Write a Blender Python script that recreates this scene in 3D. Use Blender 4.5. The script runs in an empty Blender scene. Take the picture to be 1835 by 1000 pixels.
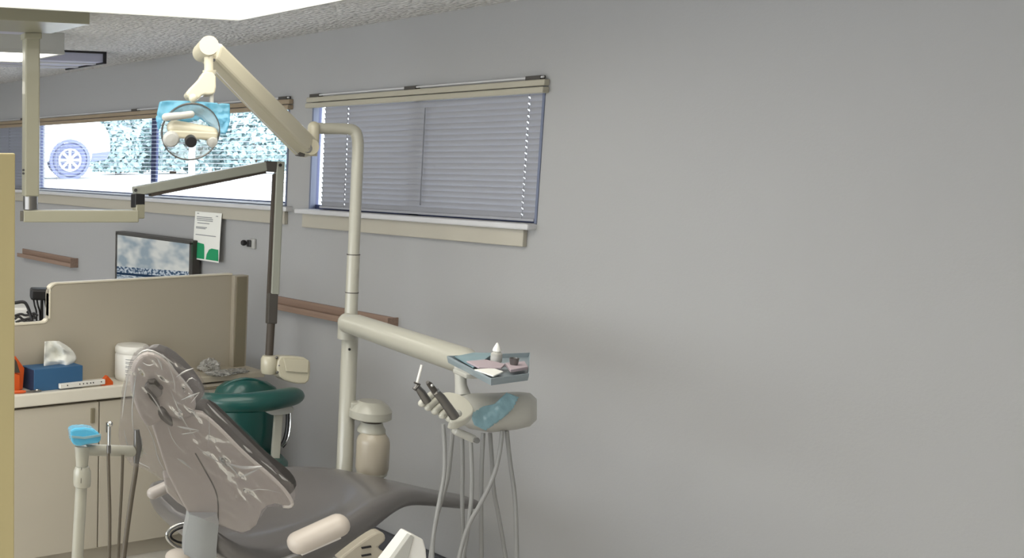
import bpy, bmesh, math, random
from mathutils import Vector, Matrix, noise
V = Vector
C = bpy.context.scene.collection
random.seed(4)

# ------------------------------------------------------------------ camera, world, exposure
FPX, PX, PY = 1870.5, -52.9, 525.4
CR = V((.92495113, -.38007394, -.00303272)); CU = V((.05196027, .11853877, .99158897)); CF = V((.37651764, .91732892, -.12939131))
EYE = V((0, 0, 1.8))
cam = bpy.data.objects.new('camera', bpy.data.cameras.new('camera')); C.objects.link(cam)
m3 = Matrix((CR, CU, -CF)).transposed()
cam.matrix_world = Matrix.Translation(EYE) @ m3.to_4x4()
cam.data.sensor_width = 36; cam.data.sensor_fit = 'HORIZONTAL'
cam.data.lens = FPX / 1835 * 36
cam.data.shift_x = (917.5 - PX) / 1835; cam.data.shift_y = (PY - 500) / 1835
cam.data.clip_start = .05
bpy.context.scene.camera = cam
vs = bpy.context.scene.view_settings
vs.view_transform = 'Standard'; vs.look = 'None'; vs.gamma = 1; vs.use_curve_mapping = False
vs.exposure = -0.27
LAMP = 5.0          # luminous panels of the ceiling fixtures
SKY = 7.5           # overcast sky outside
w = bpy.data.worlds.new('overcast'); bpy.context.scene.world = w; w.use_nodes = True
bg = w.node_tree.nodes['Background']; bg.inputs[0].default_value = (.93, .97, 1, 1); bg.inputs[1].default_value = SKY

def at(x, y, d):                 # real point seen at (x, y) of the photograph, d metres deep
    return EYE + d * (CF + CR * ((x - PX) / FPX) - CU * ((y - PY) / FPX))
def on(x, y, ax, v):             # the same on an axis-aligned plane
    r = CF + CR * ((x - PX) / FPX) - CU * ((y - PY) / FPX)
    return EYE + r * ((v - EYE[ax]) / r[ax])
def px(p, d):                    # size in metres of p pixels at depth d
    return p * d / FPX

# ------------------------------------------------------------------ materials
def lin(c):
    return tuple(((v / 255) / 12.92 if v / 255 <= .04045 else ((v / 255 + .055) / 1.055) ** 2.4) for v in c)
def mat(name, rgb, rough=.5, metal=0, var=.06, scale=8, bump=0, bscale=60, coat=0, alpha=1, emit=0, spec=.5, sheen=0):
    m = bpy.data.materials.new(name); m.use_nodes = True
    nt = m.node_tree; b = nt.nodes['Principled BSDF']
    col = lin(rgb)
    tc = nt.nodes.new('ShaderNodeTexCoord'); nz = nt.nodes.new('ShaderNodeTexNoise')
    nz.inputs['Scale'].default_value = scale; nz.inputs['Detail'].default_value = 4
    nt.links.new(tc.outputs['Object'], nz.inputs['Vector'])
    mx = nt.nodes.new('ShaderNodeMixRGB')
    mx.inputs[1].default_value = tuple(min(1, v * (1 + var)) for v in col) + (1,)
    mx.inputs[2].default_value = tuple(v * (1 - var) for v in col) + (1,)
    nt.links.new(nz.outputs['Fac'], mx.inputs[0]); nt.links.new(mx.outputs[0], b.inputs['Base Color'])
    b.inputs['Roughness'].default_value = rough; b.inputs['Metallic'].default_value = metal
    b.inputs['Coat Weight'].default_value = coat; b.inputs['Alpha'].default_value = alpha
    b.inputs['Specular IOR Level'].default_value = spec
    if emit:
        b.inputs['Emission Color'].default_value = col + (1,); b.inputs['Emission Strength'].default_value = emit
    if bump:
        n2 = nt.nodes.new('ShaderNodeTexNoise'); n2.inputs['Scale'].default_value = bscale; n2.inputs['Detail'].default_value = 3
        bp = nt.nodes.new('ShaderNodeBump'); bp.inputs['Strength'].default_value = bump; bp.inputs['Distance'].default_value = .01
        nt.links.new(tc.outputs['Object'], n2.inputs['Vector']); nt.links.new(n2.outputs['Fac'], bp.inputs['Height'])
        nt.links.new(bp.outputs['Normal'], b.inputs['Normal'])
    return m
def sheet(name, rgb, haze=.12, gloss=.5, rough=.12, bump=0, bscale=12):   # clear or tinted plastic film / glass
    m = bpy.data.materials.new(name); m.use_nodes = True; nt = m.node_tree; nt.nodes.clear()
    out = nt.nodes.new('ShaderNodeOutputMaterial'); tr = nt.nodes.new('ShaderNodeBsdfTransparent')
    df = nt.nodes.new('ShaderNodeBsdfPrincipled'); df.inputs['Base Color'].default_value = lin(rgb) + (1,); df.inputs['Roughness'].default_value = rough + .2
    gl = nt.nodes.new('ShaderNodeBsdfGlossy'); gl.inputs['Roughness'].default_value = rough
    lw = nt.nodes.new('ShaderNodeLayerWeight'); lw.inputs['Blend'].default_value = gloss
    m1 = nt.nodes.new('ShaderNodeMixShader'); m1.inputs[0].default_value = haze
    m2 = nt.nodes.new('ShaderNodeMixShader')
    tr.inputs[0].default_value = tuple(1 - (1 - v) * .35 for v in lin(rgb)) + (1,)
    nt.links.new(tr.outputs[0], m1.inputs[1]); nt.links.new(df.outputs[0], m1.inputs[2])
    nt.links.new(lw.outputs['Fresnel'], m2.inputs[0]); nt.links.new(m1.outputs[0], m2.inputs[1]); nt.links.new(gl.outputs[0], m2.inputs[2])
    if bump:
        tc = nt.nodes.new('ShaderNodeTexCoord'); n2 = nt.nodes.new('ShaderNodeTexNoise'); n2.inputs['Scale'].default_value = bscale
        n2.inputs['Detail'].default_value = 2; bp = nt.nodes.new('ShaderNodeBump'); bp.inputs['Strength'].default_value = bump
        bp.inputs['Distance'].default_value = .02
        nt.links.new(tc.outputs['Object'], n2.inputs['Vector']); nt.links.new(n2.outputs['Fac'], bp.inputs['Height'])
        for s in (df, gl, lw): nt.links.new(bp.outputs[0], s.inputs['Normal'])
    nt.links.new(m2.outputs[0], out.inputs[0])
    return m
def wood_mat(name, c1, c2):
    m = mat(name, c1, .45); nt = m.node_tree; mx = [n for n in nt.nodes if n.type == 'MIX_RGB'][0]; nz = [n for n in nt.nodes if n.type == 'TEX_NOISE'][0]
    mp = nt.nodes.new('ShaderNodeMapping'); mp.inputs['Scale'].default_value = (60, 1.5, 60)
    tc = [n for n in nt.nodes if n.type == 'TEX_COORD'][0]
    nt.links.new(tc.outputs['Object'], mp.inputs[0]); nt.links.new(mp.outputs[0], nz.inputs['Vector']); nz.inputs['Scale'].default_value = 1.2
    mx.inputs[1].default_value = lin(c1) + (1,); mx.inputs[2].default_value = lin(c2) + (1,)
    return m
M = dict(
    wall=mat('wall_paint', (165, 165, 165), .85, var=.012, scale=2, bump=.05, bscale=120, spec=.2),
    ceil=mat('popcorn_plaster', (236, 235, 234), .95, var=.05, scale=90, spec=.1),
    floor=mat('vinyl_floor', (206, 202, 194), .5, scale=14, var=.12),
    trim=mat('painted_trim', (176, 171, 158), .5, var=.02),
    sill=mat('white_sill', (200, 200, 202), .4, var=.02),
    jamb=mat('blue_grey_jamb', (104, 112, 134), .5, var=.02),
    val_a=mat('cream_valance', (172, 167, 151), .45, var=.03),
    val_b=mat('tan_valance', (150, 134, 112), .5, var=.05),
    slat=mat('grey_slat', (154, 155, 161), .45, var=.02),
    slat_w=mat('white_slat', (214, 220, 232), .45, var=.02),
    slat_d=mat('dark_slat', (130, 132, 140), .5, var=.02),
    cord=mat('blind_cord', (120, 122, 128), .8),
    alu=mat('window_frame_aluminium', (62, 70, 104), .4, metal=.3),
    glass=sheet('window_glass', (240, 248, 255), haze=.0, gloss=.1, rough=.02),
    fix=mat('fixture_housing', (176, 176, 172), .5),
    fixl=mat('lavender_grey_metal', (178, 178, 196), .4, metal=.1),
    blk=mat('black_plastic', (26, 25, 27), .4),
    dgrey=mat('dark_grey_plastic', (66, 62, 58), .45),
    taupe=mat('taupe_enamel', (148, 145, 126), .35, coat=.2, var=.02),
    grarm=mat('grey_enamel_arm', (146, 148, 138), .35, coat=.2, var=.02),
    brown=mat('brown_rubber', (66, 58, 50), .6),
    cream=mat('cream_enamel', (192, 186, 165), .3, coat=.3, var=.015),
    white=mat('white_enamel', (174, 172, 160), .3, coat=.3, var=.015),
    palew=mat('pale_unit_plastic', (176, 175, 168), .4, coat=.1, var=.015),
    chrome=mat('chrome', (200, 200, 198), .12, metal=1, var=.01),
    steel=mat('brushed_steel', (120, 118, 116), .3, metal=.8, var=.03),
    tealf=sheet('blue_barrier_film', (104, 186, 218), haze=.5, gloss=.25, rough=.15, bump=.6, bscale=22),
    bluef=mat('blue_film_wrap', (84, 176, 216), .25, coat=.5, bump=.5, bscale=30),
    paleblue=mat('pale_blue_film', (128, 162, 172), .3, coat=.4, bump=.4, bscale=30),
    bag=sheet('clear_plastic_bag', (214, 208, 210), haze=.12, gloss=.22, rough=.08, bump=.2, bscale=10),
    shell=mat('mauve_grey_shell', (170, 163, 158), .35, coat=.3, var=.02),
    shelle=mat('pale_shell_edge', (208, 202, 196), .3, coat=.3, var=.02),
    vinyl=mat('dark_grey_vinyl', (104, 101, 100), .3, coat=.35, bump=.06, bscale=240, var=.04),
    vinylb=mat('black_brown_vinyl', (62, 58, 56), .35, coat=.3, bump=.06, bscale=240),
    arm=mat('beige_armrest', (198, 188, 177), .4, coat=.1, var=.02),
    teal=mat('teal_vinyl', (12, 72, 67), .36, coat=.25, bump=.05, bscale=260, var=.06),
    part=mat('partition_laminate', (172, 164, 148), .5, var=.02, scale=3),
    partd=mat('partition_edge', (126, 118, 98), .6, var=.02),
    partl=mat('partition_lip', (220, 212, 192), .4, var=.02),
    ctop=mat('worktop_laminate', (220, 215, 202), .3, coat=.2, var=.02),
    cab=mat('cabinet_laminate', (190, 183, 168), .5, var=.025, scale=5),
    cabg=mat('cabinet_gap', (92, 82, 70), .8),
    panel=mat('olive_cream_panel', (192, 178, 132), .6, var=.03, scale=2),
    tis_b=mat('blue_card', (48, 92, 132), .6, var=.04),
    tis_d=mat('navy_card', (32, 48, 76), .6, var=.04),
    paper=mat('white_paper', (232, 232, 226), .8, var=.02),
    green=mat('green_print', (28, 146, 96), .8, var=.03),
    ink=mat('grey_ink', (136, 138, 140), .8),
    orange=mat('orange_plastic', (206, 86, 30), .4, var=.1),
    wipes=mat('white_tub', (226, 224, 218), .35, coat=.2, var=.01),
    rail=wood_mat('oak_rail', (158, 134, 118), (116, 94, 82)),
    bottle=mat('cream_bottle', (172, 163, 146), .35, coat=.3, var=.03),
    deck=mat('deck_plastic', (190, 188, 176), .35, coat=.2, var=.01),
    pink=mat('pink_paper', (176, 162, 168), .8), tray=mat('blue_grey_tray', (138, 150, 156), .35, coat=.2),
    hose=mat('light_grey_hose', (142, 142, 140), .5, var=.03),
    hoseb=mat('brown_grey_hose', (92, 84, 72), .5, var=.05),
    slate=mat('slate_cove_base', (74, 75, 80), .6),
    column=mat('blue_grey_sleeve', (168, 172, 174), .35, coat=.3),
    fold=sheet('bag_fold_film', (238, 236, 234), haze=.5, gloss=.45, rough=.1),  # whiter, hazier film: bag highlights put into the colour
    wrap=sheet('crumpled_wrap', (230, 228, 222), haze=.45, gloss=.5, rough=.15, bump=.8, bscale=60),
    lens=sheet('clear_lamp_shield', (235, 238, 238), haze=.22, gloss=.12, rough=.08, bump=.1, bscale=18),
    car=mat('white_car_paint', (240, 240, 244), .3, coat=.5, var=.01),
    tyre=mat('tyre_rubber', (100, 106, 134), .8), rim=mat('alloy_rim', (190, 192, 204), .35, metal=.2), arch=mat('wheel_arch_liner', (110, 116, 150), .9),
    asphalt=mat('pale_asphalt', (196, 196, 194), .9, var=.06), leaf=mat('shrub_leaf', (150, 172, 174), .7, var=.4, scale=3), bark=mat('bark', (110, 92, 76), .9),
)
# popcorn relief on the ceiling
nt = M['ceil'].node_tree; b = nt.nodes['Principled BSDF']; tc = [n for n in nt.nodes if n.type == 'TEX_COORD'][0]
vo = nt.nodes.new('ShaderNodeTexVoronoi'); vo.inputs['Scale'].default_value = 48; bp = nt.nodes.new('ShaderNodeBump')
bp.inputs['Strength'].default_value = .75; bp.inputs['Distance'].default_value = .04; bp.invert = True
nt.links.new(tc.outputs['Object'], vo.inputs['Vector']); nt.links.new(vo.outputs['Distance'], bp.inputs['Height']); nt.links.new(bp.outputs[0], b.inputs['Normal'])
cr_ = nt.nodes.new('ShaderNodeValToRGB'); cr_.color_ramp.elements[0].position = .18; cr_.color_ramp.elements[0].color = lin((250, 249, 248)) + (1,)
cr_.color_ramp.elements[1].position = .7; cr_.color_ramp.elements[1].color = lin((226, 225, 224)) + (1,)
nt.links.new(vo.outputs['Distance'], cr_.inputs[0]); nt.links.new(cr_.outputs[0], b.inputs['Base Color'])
def emis(name, rgb, s):
    m = bpy.data.materials.new(name); m.use_nodes = True; nt = m.node_tree; nt.nodes.clear()
    o = nt.nodes.new('ShaderNodeOutputMaterial'); e = nt.nodes.new('ShaderNodeEmission'); e.inputs[0].default_value = lin(rgb) + (1,); e.inputs[1].default_value = s
    nt.links.new(e.outputs[0], o.inputs[0]); return m
M['lamp'] = emis('fluorescent_panel', (255, 251, 240), LAMP)

# ------------------------------------------------------------------ object helpers
WL = {}                                    # world location of every object with geometry or children
def wloc(o): return WL[o.name] if o is not None else V((0, 0, 0))
def tag(o, label=None, cat=None, group=None, kind=None):
    if label: o['label'] = label
    if cat: o['category'] = cat
    if group: o['group'] = group
    if kind: o['kind'] = kind
    return o
def thing(name, loc, label=None, cat=None, group=None, kind=None):
    o = bpy.data.objects.new(name, None); C.objects.link(o); o.location = loc; o.empty_display_size = .05
    WL[o.name] = V(loc); return tag(o, label, cat, group, kind)
def obj(name, bm, m, parent=None, smooth=True, bevel=0, seg=2, kind=None, label=None, cat=None, group=None, sharp=35):
    me = bpy.data.meshes.new(name)
    bmesh.ops.recalc_face_normals(bm, faces=bm.faces)
    lo = V((min(v.co[i] for v in bm.verts) for i in range(3))); hi = V((max(v.co[i] for v in bm.verts) for i in range(3)))
    org = V(((lo.x + hi.x) / 2, (lo.y + hi.y) / 2, lo.z))
    bmesh.ops.translate(bm, verts=bm.verts, vec=-org)
    bm.to_mesh(me); bm.free()
    me.materials.append(m if not isinstance(m, str) else M[m])
    if smooth:
        for p in me.polygons: p.use_smooth = True
        me.set_sharp_from_angle(angle=math.radians(sharp))
    o = bpy.data.objects.new(name, me); C.objects.link(o)
    WL[o.name] = org
    o.location = org - wloc(parent)
    if parent is not None: o.parent = parent
    if bevel:
        bv = o.modifiers.new('bevel', 'BEVEL'); bv.width = bevel; bv.segments = seg; bv.limit_method = 'ANGLE'; bv.angle_limit = math.radians(40)
    return tag(o, label, cat, group, kind)
def NB(): return bmesh.new()
def box(bm, lo, hi, R=None, c=None):
    lo, hi = V(lo), V(hi)
    vs_ = [V((x, y, z)) for x in (lo.x, hi.x) for y in (lo.y, hi.y) for z in (lo.z, hi.z)]
    if R is not None: vs_ = [c + R @ (v - c) for v in vs_]
    q = [bm.verts.new(v) for v in vs_]
    for f in ((0, 1, 3, 2), (4, 6, 7, 5), (0, 4, 5, 1), (2, 3, 7, 6), (0, 2, 6, 4), (1, 5, 7, 3)): bm.faces.new([q[i] for i in f])
    return bm
def frame_of(d, up=V((0, 0, 1))):
    d = d.normalized(); s = d.cross(up)
    if s.length < 1e-4: s = d.cross(V((1, 0, 0)))
    s.normalize(); return d, s, s.cross(d).normalized()
def beam(bm, p0, p1, wd, ht, up=V((0, 0, 1)), wd2=None, ht2=None):    # a box from p0 to p1
    d, s, u = frame_of(p1 - p0, up); wd2 = wd2 or wd; ht2 = ht2 or ht
    q = [bm.verts.new(p + s * a * W_ / 2 + u * b_ * H_ / 2) for p, W_, H_ in ((p0, wd, ht), (p1, wd2, ht2)) for a, b_ in ((-1, -1), (1, -1), (1, 1), (-1, 1))]
    for f in ((0, 3, 2, 1), (4, 5, 6, 7), (0, 1, 5, 4), (1, 2, 6, 5), (2, 3, 7, 6), (3, 0, 4, 7)): bm.faces.new([q[i] for i in f])
    return bm
def rings(bm, rs, cap=True, loop=False):
    R_ = [[bm.verts.new(v) for v in r] for r in rs]
    n = len(R_[0])
    for a, b_ in list(zip(R_, R_[1:])) + ([(R_[-1], R_[0])] if loop else []):
        for i in range(n):
            try: bm.faces.new((a[i], a[(i + 1) % n], b_[(i + 1) % n], b_[i]))
            except ValueError: pass
    if cap and not loop:
        bm.faces.new(R_[0][::-1]); bm.faces.new(R_[-1])
    return bm
def tube(bm, pts, r, n=14, cap=True, flat=1.0, smooth=0, up=V((0, 0, 1))):
    pts = [V(p) for p in pts]; rr = list(r) if isinstance(r, (list, tuple)) else [r] * len(pts)
    for _ in range(smooth):                                   # Chaikin corner cutting
        a, ra = [pts[0]], [rr[0]]
        for i in range(len(pts) - 1):
            a += [pts[i].lerp(pts[i + 1], .25), pts[i].lerp(pts[i + 1], .75)]; ra += [rr[i] * .75 + rr[i + 1] * .25, rr[i] * .25 + rr[i + 1] * .75]
        a.append(pts[-1]); ra.append(rr[-1]); pts, rr = a, ra
    rs = []; prev = None
    for i, p in enumerate(pts):
        t = (pts[min(i + 1, len(pts) - 1)] - pts[max(i - 1, 0)]).normalized()
        if prev is None: s = t.cross(up); s = s if s.length > 1e-3 else t.cross(V((0, 1, 0)))
        else: s = prev - t * prev.dot(t)
        s.normalize(); prev = s; u = s.cross(t)
        rs.append([p + s * math.cos(2 * math.pi * k / n) * rr[i] + u * math.sin(2 * math.pi * k / n) * rr[i] * flat for k in range(n)])
    return rings(bm, rs, cap)
def lathe(bm, prof, c, ax=V((0, 0, 1)), n=28, cap=True):     # prof: (radius, height along ax)
    d, s, u = frame_of(V(ax), V((0, 1, 0)) if abs(V(ax).normalized().y) < .9 else V((0, 0, 1)))
    return rings(bm, [[c + d * h + (s * math.cos(2 * math.pi * k / n) + u * math.sin(2 * math.pi * k / n)) * max(r, 1e-4) for k in range(n)] for r, h in prof], cap)
def prism(bm, pts, vec):                                      # planar outline pushed along vec
    a = [bm.verts.new(p) for p in pts]; b_ = [bm.verts.new(p + vec) for p in pts]; n = len(a)
    bm.faces.new(a[::-1]); bm.faces.new(b_)
    for i in range(n): bm.faces.new((a[i], a[(i + 1) % n], b_[(i + 1) % n], b_[i]))
    return bm
def rnd(pts, k=2):                                            # rounded closed 2-D outline
    for _ in range(k):
        q = []
        for i in range(len(pts)):
            a, b_ = pts[i], pts[(i + 1) % len(pts)]
            q += [tuple(a[j] * .75 + b_[j] * .25 for j in range(len(a))), tuple(a[j] * .25 + b_[j] * .75 for j in range(len(a)))]
        pts = q
    return pts
def ball(bm, c, r, n=16, sc=(1, 1, 1)):
    g = bmesh.ops.create_uvsphere(bm, u_segments=n, v_segments=n // 2 + 2, radius=1)
    for v in g['verts']: v.co = V(c) + V((v.co.x * r * sc[0], v.co.y * r * sc[1], v.co.z * r * sc[2]))
    return bm
def capsule(bm, p0, p1, r, n=14, flat=1.0, up=V((0, 0, 1)), r2=None):
    d = (p1 - p0).normalized(); r2 = r2 or r; P_, R_ = [], []
    for k in range(5): a = math.pi / 2 * k / 5; P_.append(p0 - d * r * math.cos(a)); R_.append(max(r * math.sin(a), r * .05))
    P_ += [p0, p1]; R_ += [r, r2]
    for k in range(1, 6): a = math.pi / 2 * k / 5; P_.append(p1 + d * r2 * math.sin(a)); R_.append(max(r2 * math.cos(a), r2 * .05))
    return tube(bm, P_, R_, n, flat=flat, up=up)
def subsurf(o, l=2):
    s = o.modifiers.new('sub', 'SUBSURF'); s.levels = l; s.render_levels = l; return o

# ================================================================== SETTING
WX, WT, H = 3.311, .060, 2.357
YF = 9.5
wins = [(4.068, 6.80, 1.56, 2.05), (2.70, 3.906, 1.555, 2.05), (6.98, 8.6, 1.56, 2.05)]     # far edges: (y0, y1, z0, z1)
bm = NB(); cuts = sorted(wins); y = -2.6
for y0, y1, z0, z1 in cuts:
    box(bm, (WX, y, 0), (WX + WT, y0, H)); box(bm, (WX, y0, 0), (WX + WT, y1, z0)); box(bm, (WX, y0, z1), (WX + WT, y1, H)); y = y1
box(bm, (WX, y, 0), (WX + WT, YF, H))
bmesh.ops.remove_doubles(bm, verts=bm.verts, dist=1e-4)
obj('wall_right', bm, 'wall', smooth=False, kind='structure')
obj('floor', box(NB(), (-2.6, -2.6, -.08), (WX + WT, YF, 0)), 'floor', smooth=False, kind='structure')
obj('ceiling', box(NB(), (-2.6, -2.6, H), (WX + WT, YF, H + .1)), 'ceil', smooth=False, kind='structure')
wl = NB(); WLY0, WLY1, WLZ0, WLZ1 = -.6, 6.4, .6, 2.2  # unseen opening added to even out daylight on the right wall
for a in ((-2.6, WLY0, 0, H), (WLY1, YF, 0, H), (WLY0, WLY1, 0, WLZ0), (WLY0, WLY1, WLZ1, H)): box(wl, (-2.74, a[0], a[2]), (-2.6, a[1], a[3]))
obj('wall_left', wl, 'wall', smooth=False, kind='structure')
w4 = thing('window_4', (-2.67, 2.9, WLZ0), kind='structure'); f = NB()  # frame of the added out-of-view window that lights the right wall
for a in ((WLY0, WLY0 + .05, WLZ0, WLZ1), (WLY1 - .05, WLY1, WLZ0, WLZ1), (WLY0, WLY1, WLZ0, WLZ0 + .05), (WLY0, WLY1, WLZ1 - .05, WLZ1), (1.7, 1.76, WLZ0, WLZ1), (4.0, 4.06, WLZ0, WLZ1)): box(f, (-2.70, a[0], a[2]), (-2.64, a[1], a[3]))
obj('window_frame', f, 'trim', w4, smooth=False)
obj('wall_far', box(NB(), (-2.74, YF, 0), (WX + WT, YF + .14, H)), 'wall', smooth=False, kind='structure')
obj('wall_back', box(NB(), (-2.74, -2.74, 0), (WX + WT, -2.6, H)), 'wall', smooth=False, kind='structure')
obj('baseboard_right', box(NB(), (WX - .03, 2.35, 0), (WX, YF, .19)), 'slate', smooth=False, bevel=.004, kind='structure')
for i, (y0, y1, z0, z1) in enumerate(wins):
    wn = thing('window_%d' % (i + 1), (WX + .035, (y0 + y1) / 2, z0), kind='structure')
    f = NB(); X0, X1 = WX + .027, WX + .043
    for a in ((y0, y0 + .02, z0, z1), (y1 - .008, y1, z0, z1), (y0, y1, z0, z0 + .02), (y0, y1, z1 - .02, z1)): box(f, (X0, a[0], a[2]), (X1, a[1], a[3]))
    obj('window_frame', f, 'alu', wn, smooth=False)
    for ym in ([5.30] if i == 0 else [(y0 + y1) / 2]):
        obj('mullion', box(NB(), (X0, ym - .026, z0), (X1, ym + .026, z1)), 'alu', wn, smooth=False)
    obj('window_pane', box(NB(), (X0 + .006, y0 + .006, z0 + .01), (X0 + .010, y1 - .02, z1 - .01)), 'glass', wn, smooth=False)
    j = NB()
    for yy in ((y0 - .001, y0 + .008), (y1 - .008, y1 + .001)): box(j, (WX - .004, yy[0], z0), (X0, yy[1], z1))
    obj('jamb_lining', j, 'jamb', wn, smooth=False)
# sills and aprons
for n, (y0, y1) in enumerate([(4.02, 6.86), (2.70, 3.96), (6.93, 8.6)]):
    t = thing('trim_%d' % (n + 1), (WX - .02, (y0 + y1) / 2, 1.44), kind='structure')
    z0 = wins[n][2]
    obj('sill_board', box(NB(), (WX - .045, y0, z0 - .022), (WX + .045, y1, z0 + .0005)), 'sill' if n != 1 else 'sill', t, smooth=False, bevel=.006)
    obj('apron_board', box(NB(), (WX - .022, y0 + .035, z0 - .085), (WX, y1 - .03, z0 - .022)), 'trim', t, smooth=False, bevel=.003)

# ================================================================== CEILING FIXTURES
def fixture(x0, x1, y0, y1, zb, label, lit=True, grp=None, rim=.02):
    t = thing('ceiling_light', ((x0 + x1) / 2, (y0 + y1) / 2, zb), label, 'ceiling light', grp)
    obj('housing', box(NB(), (x0, y0, zb + .012), (x1, y1, H)), 'fix', t, smooth=False, bevel=.004)
    f = NB()
    for a in ((x0, x0 + rim, y0, y1), (x1 - rim, x1, y0, y1), (x0 + rim, x1 - rim, y0, y0 + rim), (x0 + rim, x1 - rim, y1 - rim, y1)): box(f, (a[0], a[2], zb), (a[1], a[3], zb + .013))
    obj('rim', f, 'fix', t, smooth=False)
    obj('diffuser', box(NB(), (x0 + rim, y0 + rim, zb + .004), (x1 - rim, y1 - rim, zb + .011)), 'lamp' if lit else 'fixl', t, smooth=False)
    return t
fixture(.3, 2.40, 1.95, 3.245, 2.29, 'large glowing fluorescent panel above the dental chair', rim=.012)
fixture(.9, 2.24, 4.32, 4.78, 2.262, 'smaller box ceiling light with a lit underside behind the x-ray post', rim=.02)
for k, (xa, ya) in enumerate([(.9, -1.6), (.9, .2)]):
    fixture(xa - .9, xa + .9, ya - .45, ya + .45, 2.29, ['ceiling light behind the camera at the back of the room', 'ceiling light just beside the camera over the near wall'][k])  # out-of-view fixtures added to level the light along the right wall
fixture(.7, 2.1, 6.3, 7.6, 2.27, 'ceiling light beyond the left edge over the far end of the room')  # out-of-view fixture added to brighten the far stretch of wall
# unlit framed fixture
t = thing('ceiling_light', (2.4, 5.3, 2.3), 'unlit lavender grey ceiling light with a black end frame', 'ceiling light')
obj('housing', box(NB(), (1.2, 5.02, 2.302), (2.835, 5.45, H)), 'fixl', t, smooth=False, bevel=.003)
r_ = NB()
for yy in (5.10, 5.30): box(r_, (1.2, yy, 2.296), (2.835, yy + .04, 2.302))
obj('reflector_strip', r_, 'sill', t, smooth=False)
e_ = NB(); box(e_, (2.835, 5.01, 2.294), (2.85, 5.46, H)); box(e_, (1.2, 5.008, 2.347), (2.835, 5.018, H))
obj('end_frame', e_, 'blk', t, smooth=False)

# ================================================================== BLINDS
def slat_mesh(L, holes, ang, wdt=.025):
    b_ = NB(); segs = []; a = 0
    hw = .003
    for h in holes: segs.append((a, h - hw)); a = h + hw
    segs.append((a, L))
    ca, sa = math.cos(ang), math.sin(ang)
    def pt(u, y_, k): # u across, slight crown
        return V((u * ca - k * sa, y_, u * sa + k * ca))
    us = [(-wdt / 2, 0), (0, .0022), (wdt / 2, 0)]
    def strip(y0, y1, us_):
        for th in (1,):
            A = [b_.verts.new(pt(u, y0, k)) for u, k in us_] + [b_.verts.new(pt(u, y0, k - .0006)) for u, k in us_[::-1]]
            B = [b_.verts.new(pt(u, y1, k)) for u, k in us_] + [b_.verts.new(pt(u, y1, k - .0006)) for u, k in us_[::-1]]
            n = len(A)
            for i in range(n): b_.faces.new((A[i], A[(i + 1) % n], B[(i + 1) % n], B[i]))
            b_.faces.new(A[::-1]); b_.faces.new(B)
    for s in segs: strip(s[0], s[1], us)
    for h in holes:
        strip(h - hw, h + hw, [(-wdt / 2, 0), (-wdt / 2 + .006, .001)]); strip(h - hw, h + hw, [(wdt / 2 - .011, .0018), (wdt / 2, 0)])
    return b_
def blind(y0, y1, z0, z1, x, ang, holes, m, label, tilt_jit=0):
    t = thing('window_blind', (x, (y0 + y1) / 2, z0), label, 'blind')
    pitch = .0222; n = int((z1 - z0 - .04) / pitch) + 1
    me = None
    hs = [h - y0 for h in holes]
    zz = z0 + .022
    sb = slat_mesh(y1 - y0, hs, ang); bmesh.ops.translate(sb, verts=sb.verts, vec=V((x, y0, zz)))
    first = obj('slat', sb, m, t, sharp=80)
    base = first.location.copy()
    for k in range(1, n):
        o = first.copy(); C.objects.link(o); o.parent = t
        o.location = V((base.x, base.y, base.z + k * pitch)); o.rotation_euler = (0, random.uniform(-1, 1) * .03 + tilt_jit, 0)
    obj('head_rail', box(NB(), (x - .016, y0, z1 - .03), (x + .0125, y1, z1)), m, t, smooth=False, bevel=.002)
    obj('bottom_rail', box(NB(), (x - .012, y0, z0 + .002), (x + .012, y1, z0 + .012)), m, t, smooth=False, bevel=.002)
    for h in holes:
        for s in (-1, 1): obj('ladder_cord', tube(NB(), [V((x + s * .014, h + .012 * s, z0 + .01)), V((x + s * .014, h + .012 * s, z1 - .02))], .0009, 6), 'cord' if m != 'slat_w' else 'sill', t)
    return t
bl2 = blind(2.715, 3.843, 1.560, 2.05, WX + .013, math.radians(-68), [2.775, 3.692], 'slat', 'closed grey slatted blind in the right-hand window')
obj('tilt_wand', tube(NB(), [V((WX - .003, 3.2416, 1.99)), V((WX - .003, 3.2416, 1.60))], .0022, 8), 'cord', bl2)
blind(4.085, 6.78, 1.562, 2.05, WX + .0125, math.radians(-4), [4.35, 5.20, 6.5], 'slat_w', 'open white slatted blind with the white car seen through it')
blind(7.0, 8.58, 1.562, 2.05, WX + .0125, math.radians(-66), [7.3, 8.3], 'slat_d', 'closed dark grey blind at the far left behind the post')
def valance(y0, y1, m, label, zlo=2.018, zhi=2.066):
    t = thing('blind_valance', (WX - .02, (y0 + y1) / 2, zlo), label, 'valance')
    zm = (zlo + zhi) / 2
    obj('lower_band', box(NB(), (WX - .034, y0, zlo), (WX, y1, zm - .002)), m, t, smooth=False, bevel=.004)
    obj('upper_band', box(NB(), (WX - .028, y0, zm + .001), (WX, y1, zhi)), m, t, smooth=False, bevel=.004)
    obj('curtain_rod', tube(NB(), [V((WX - .02, y0 + .01, zhi + .008)), V((WX - .02, y1 - .03, zhi + .008))], .004, 8), 'sill', t)
    for k in range(3):
        yy = y1 - .05 - (y1 - y0 - .1) * k / 2
        obj('bracket', box(NB(), (WX - .026, yy - .03, zhi), (WX, yy + .03, zhi + .014)), 'dgrey', t, smooth=False)
valance(2.685, 3.925, 'val_a', 'cream double valance over the right-hand window')
valance(4.045, 6.84, 'val_b', 'tan double valance over the bright middle window')
valance(6.95, 8.62, 'val_b', 'tan valance over the far left window behind the post')

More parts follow.
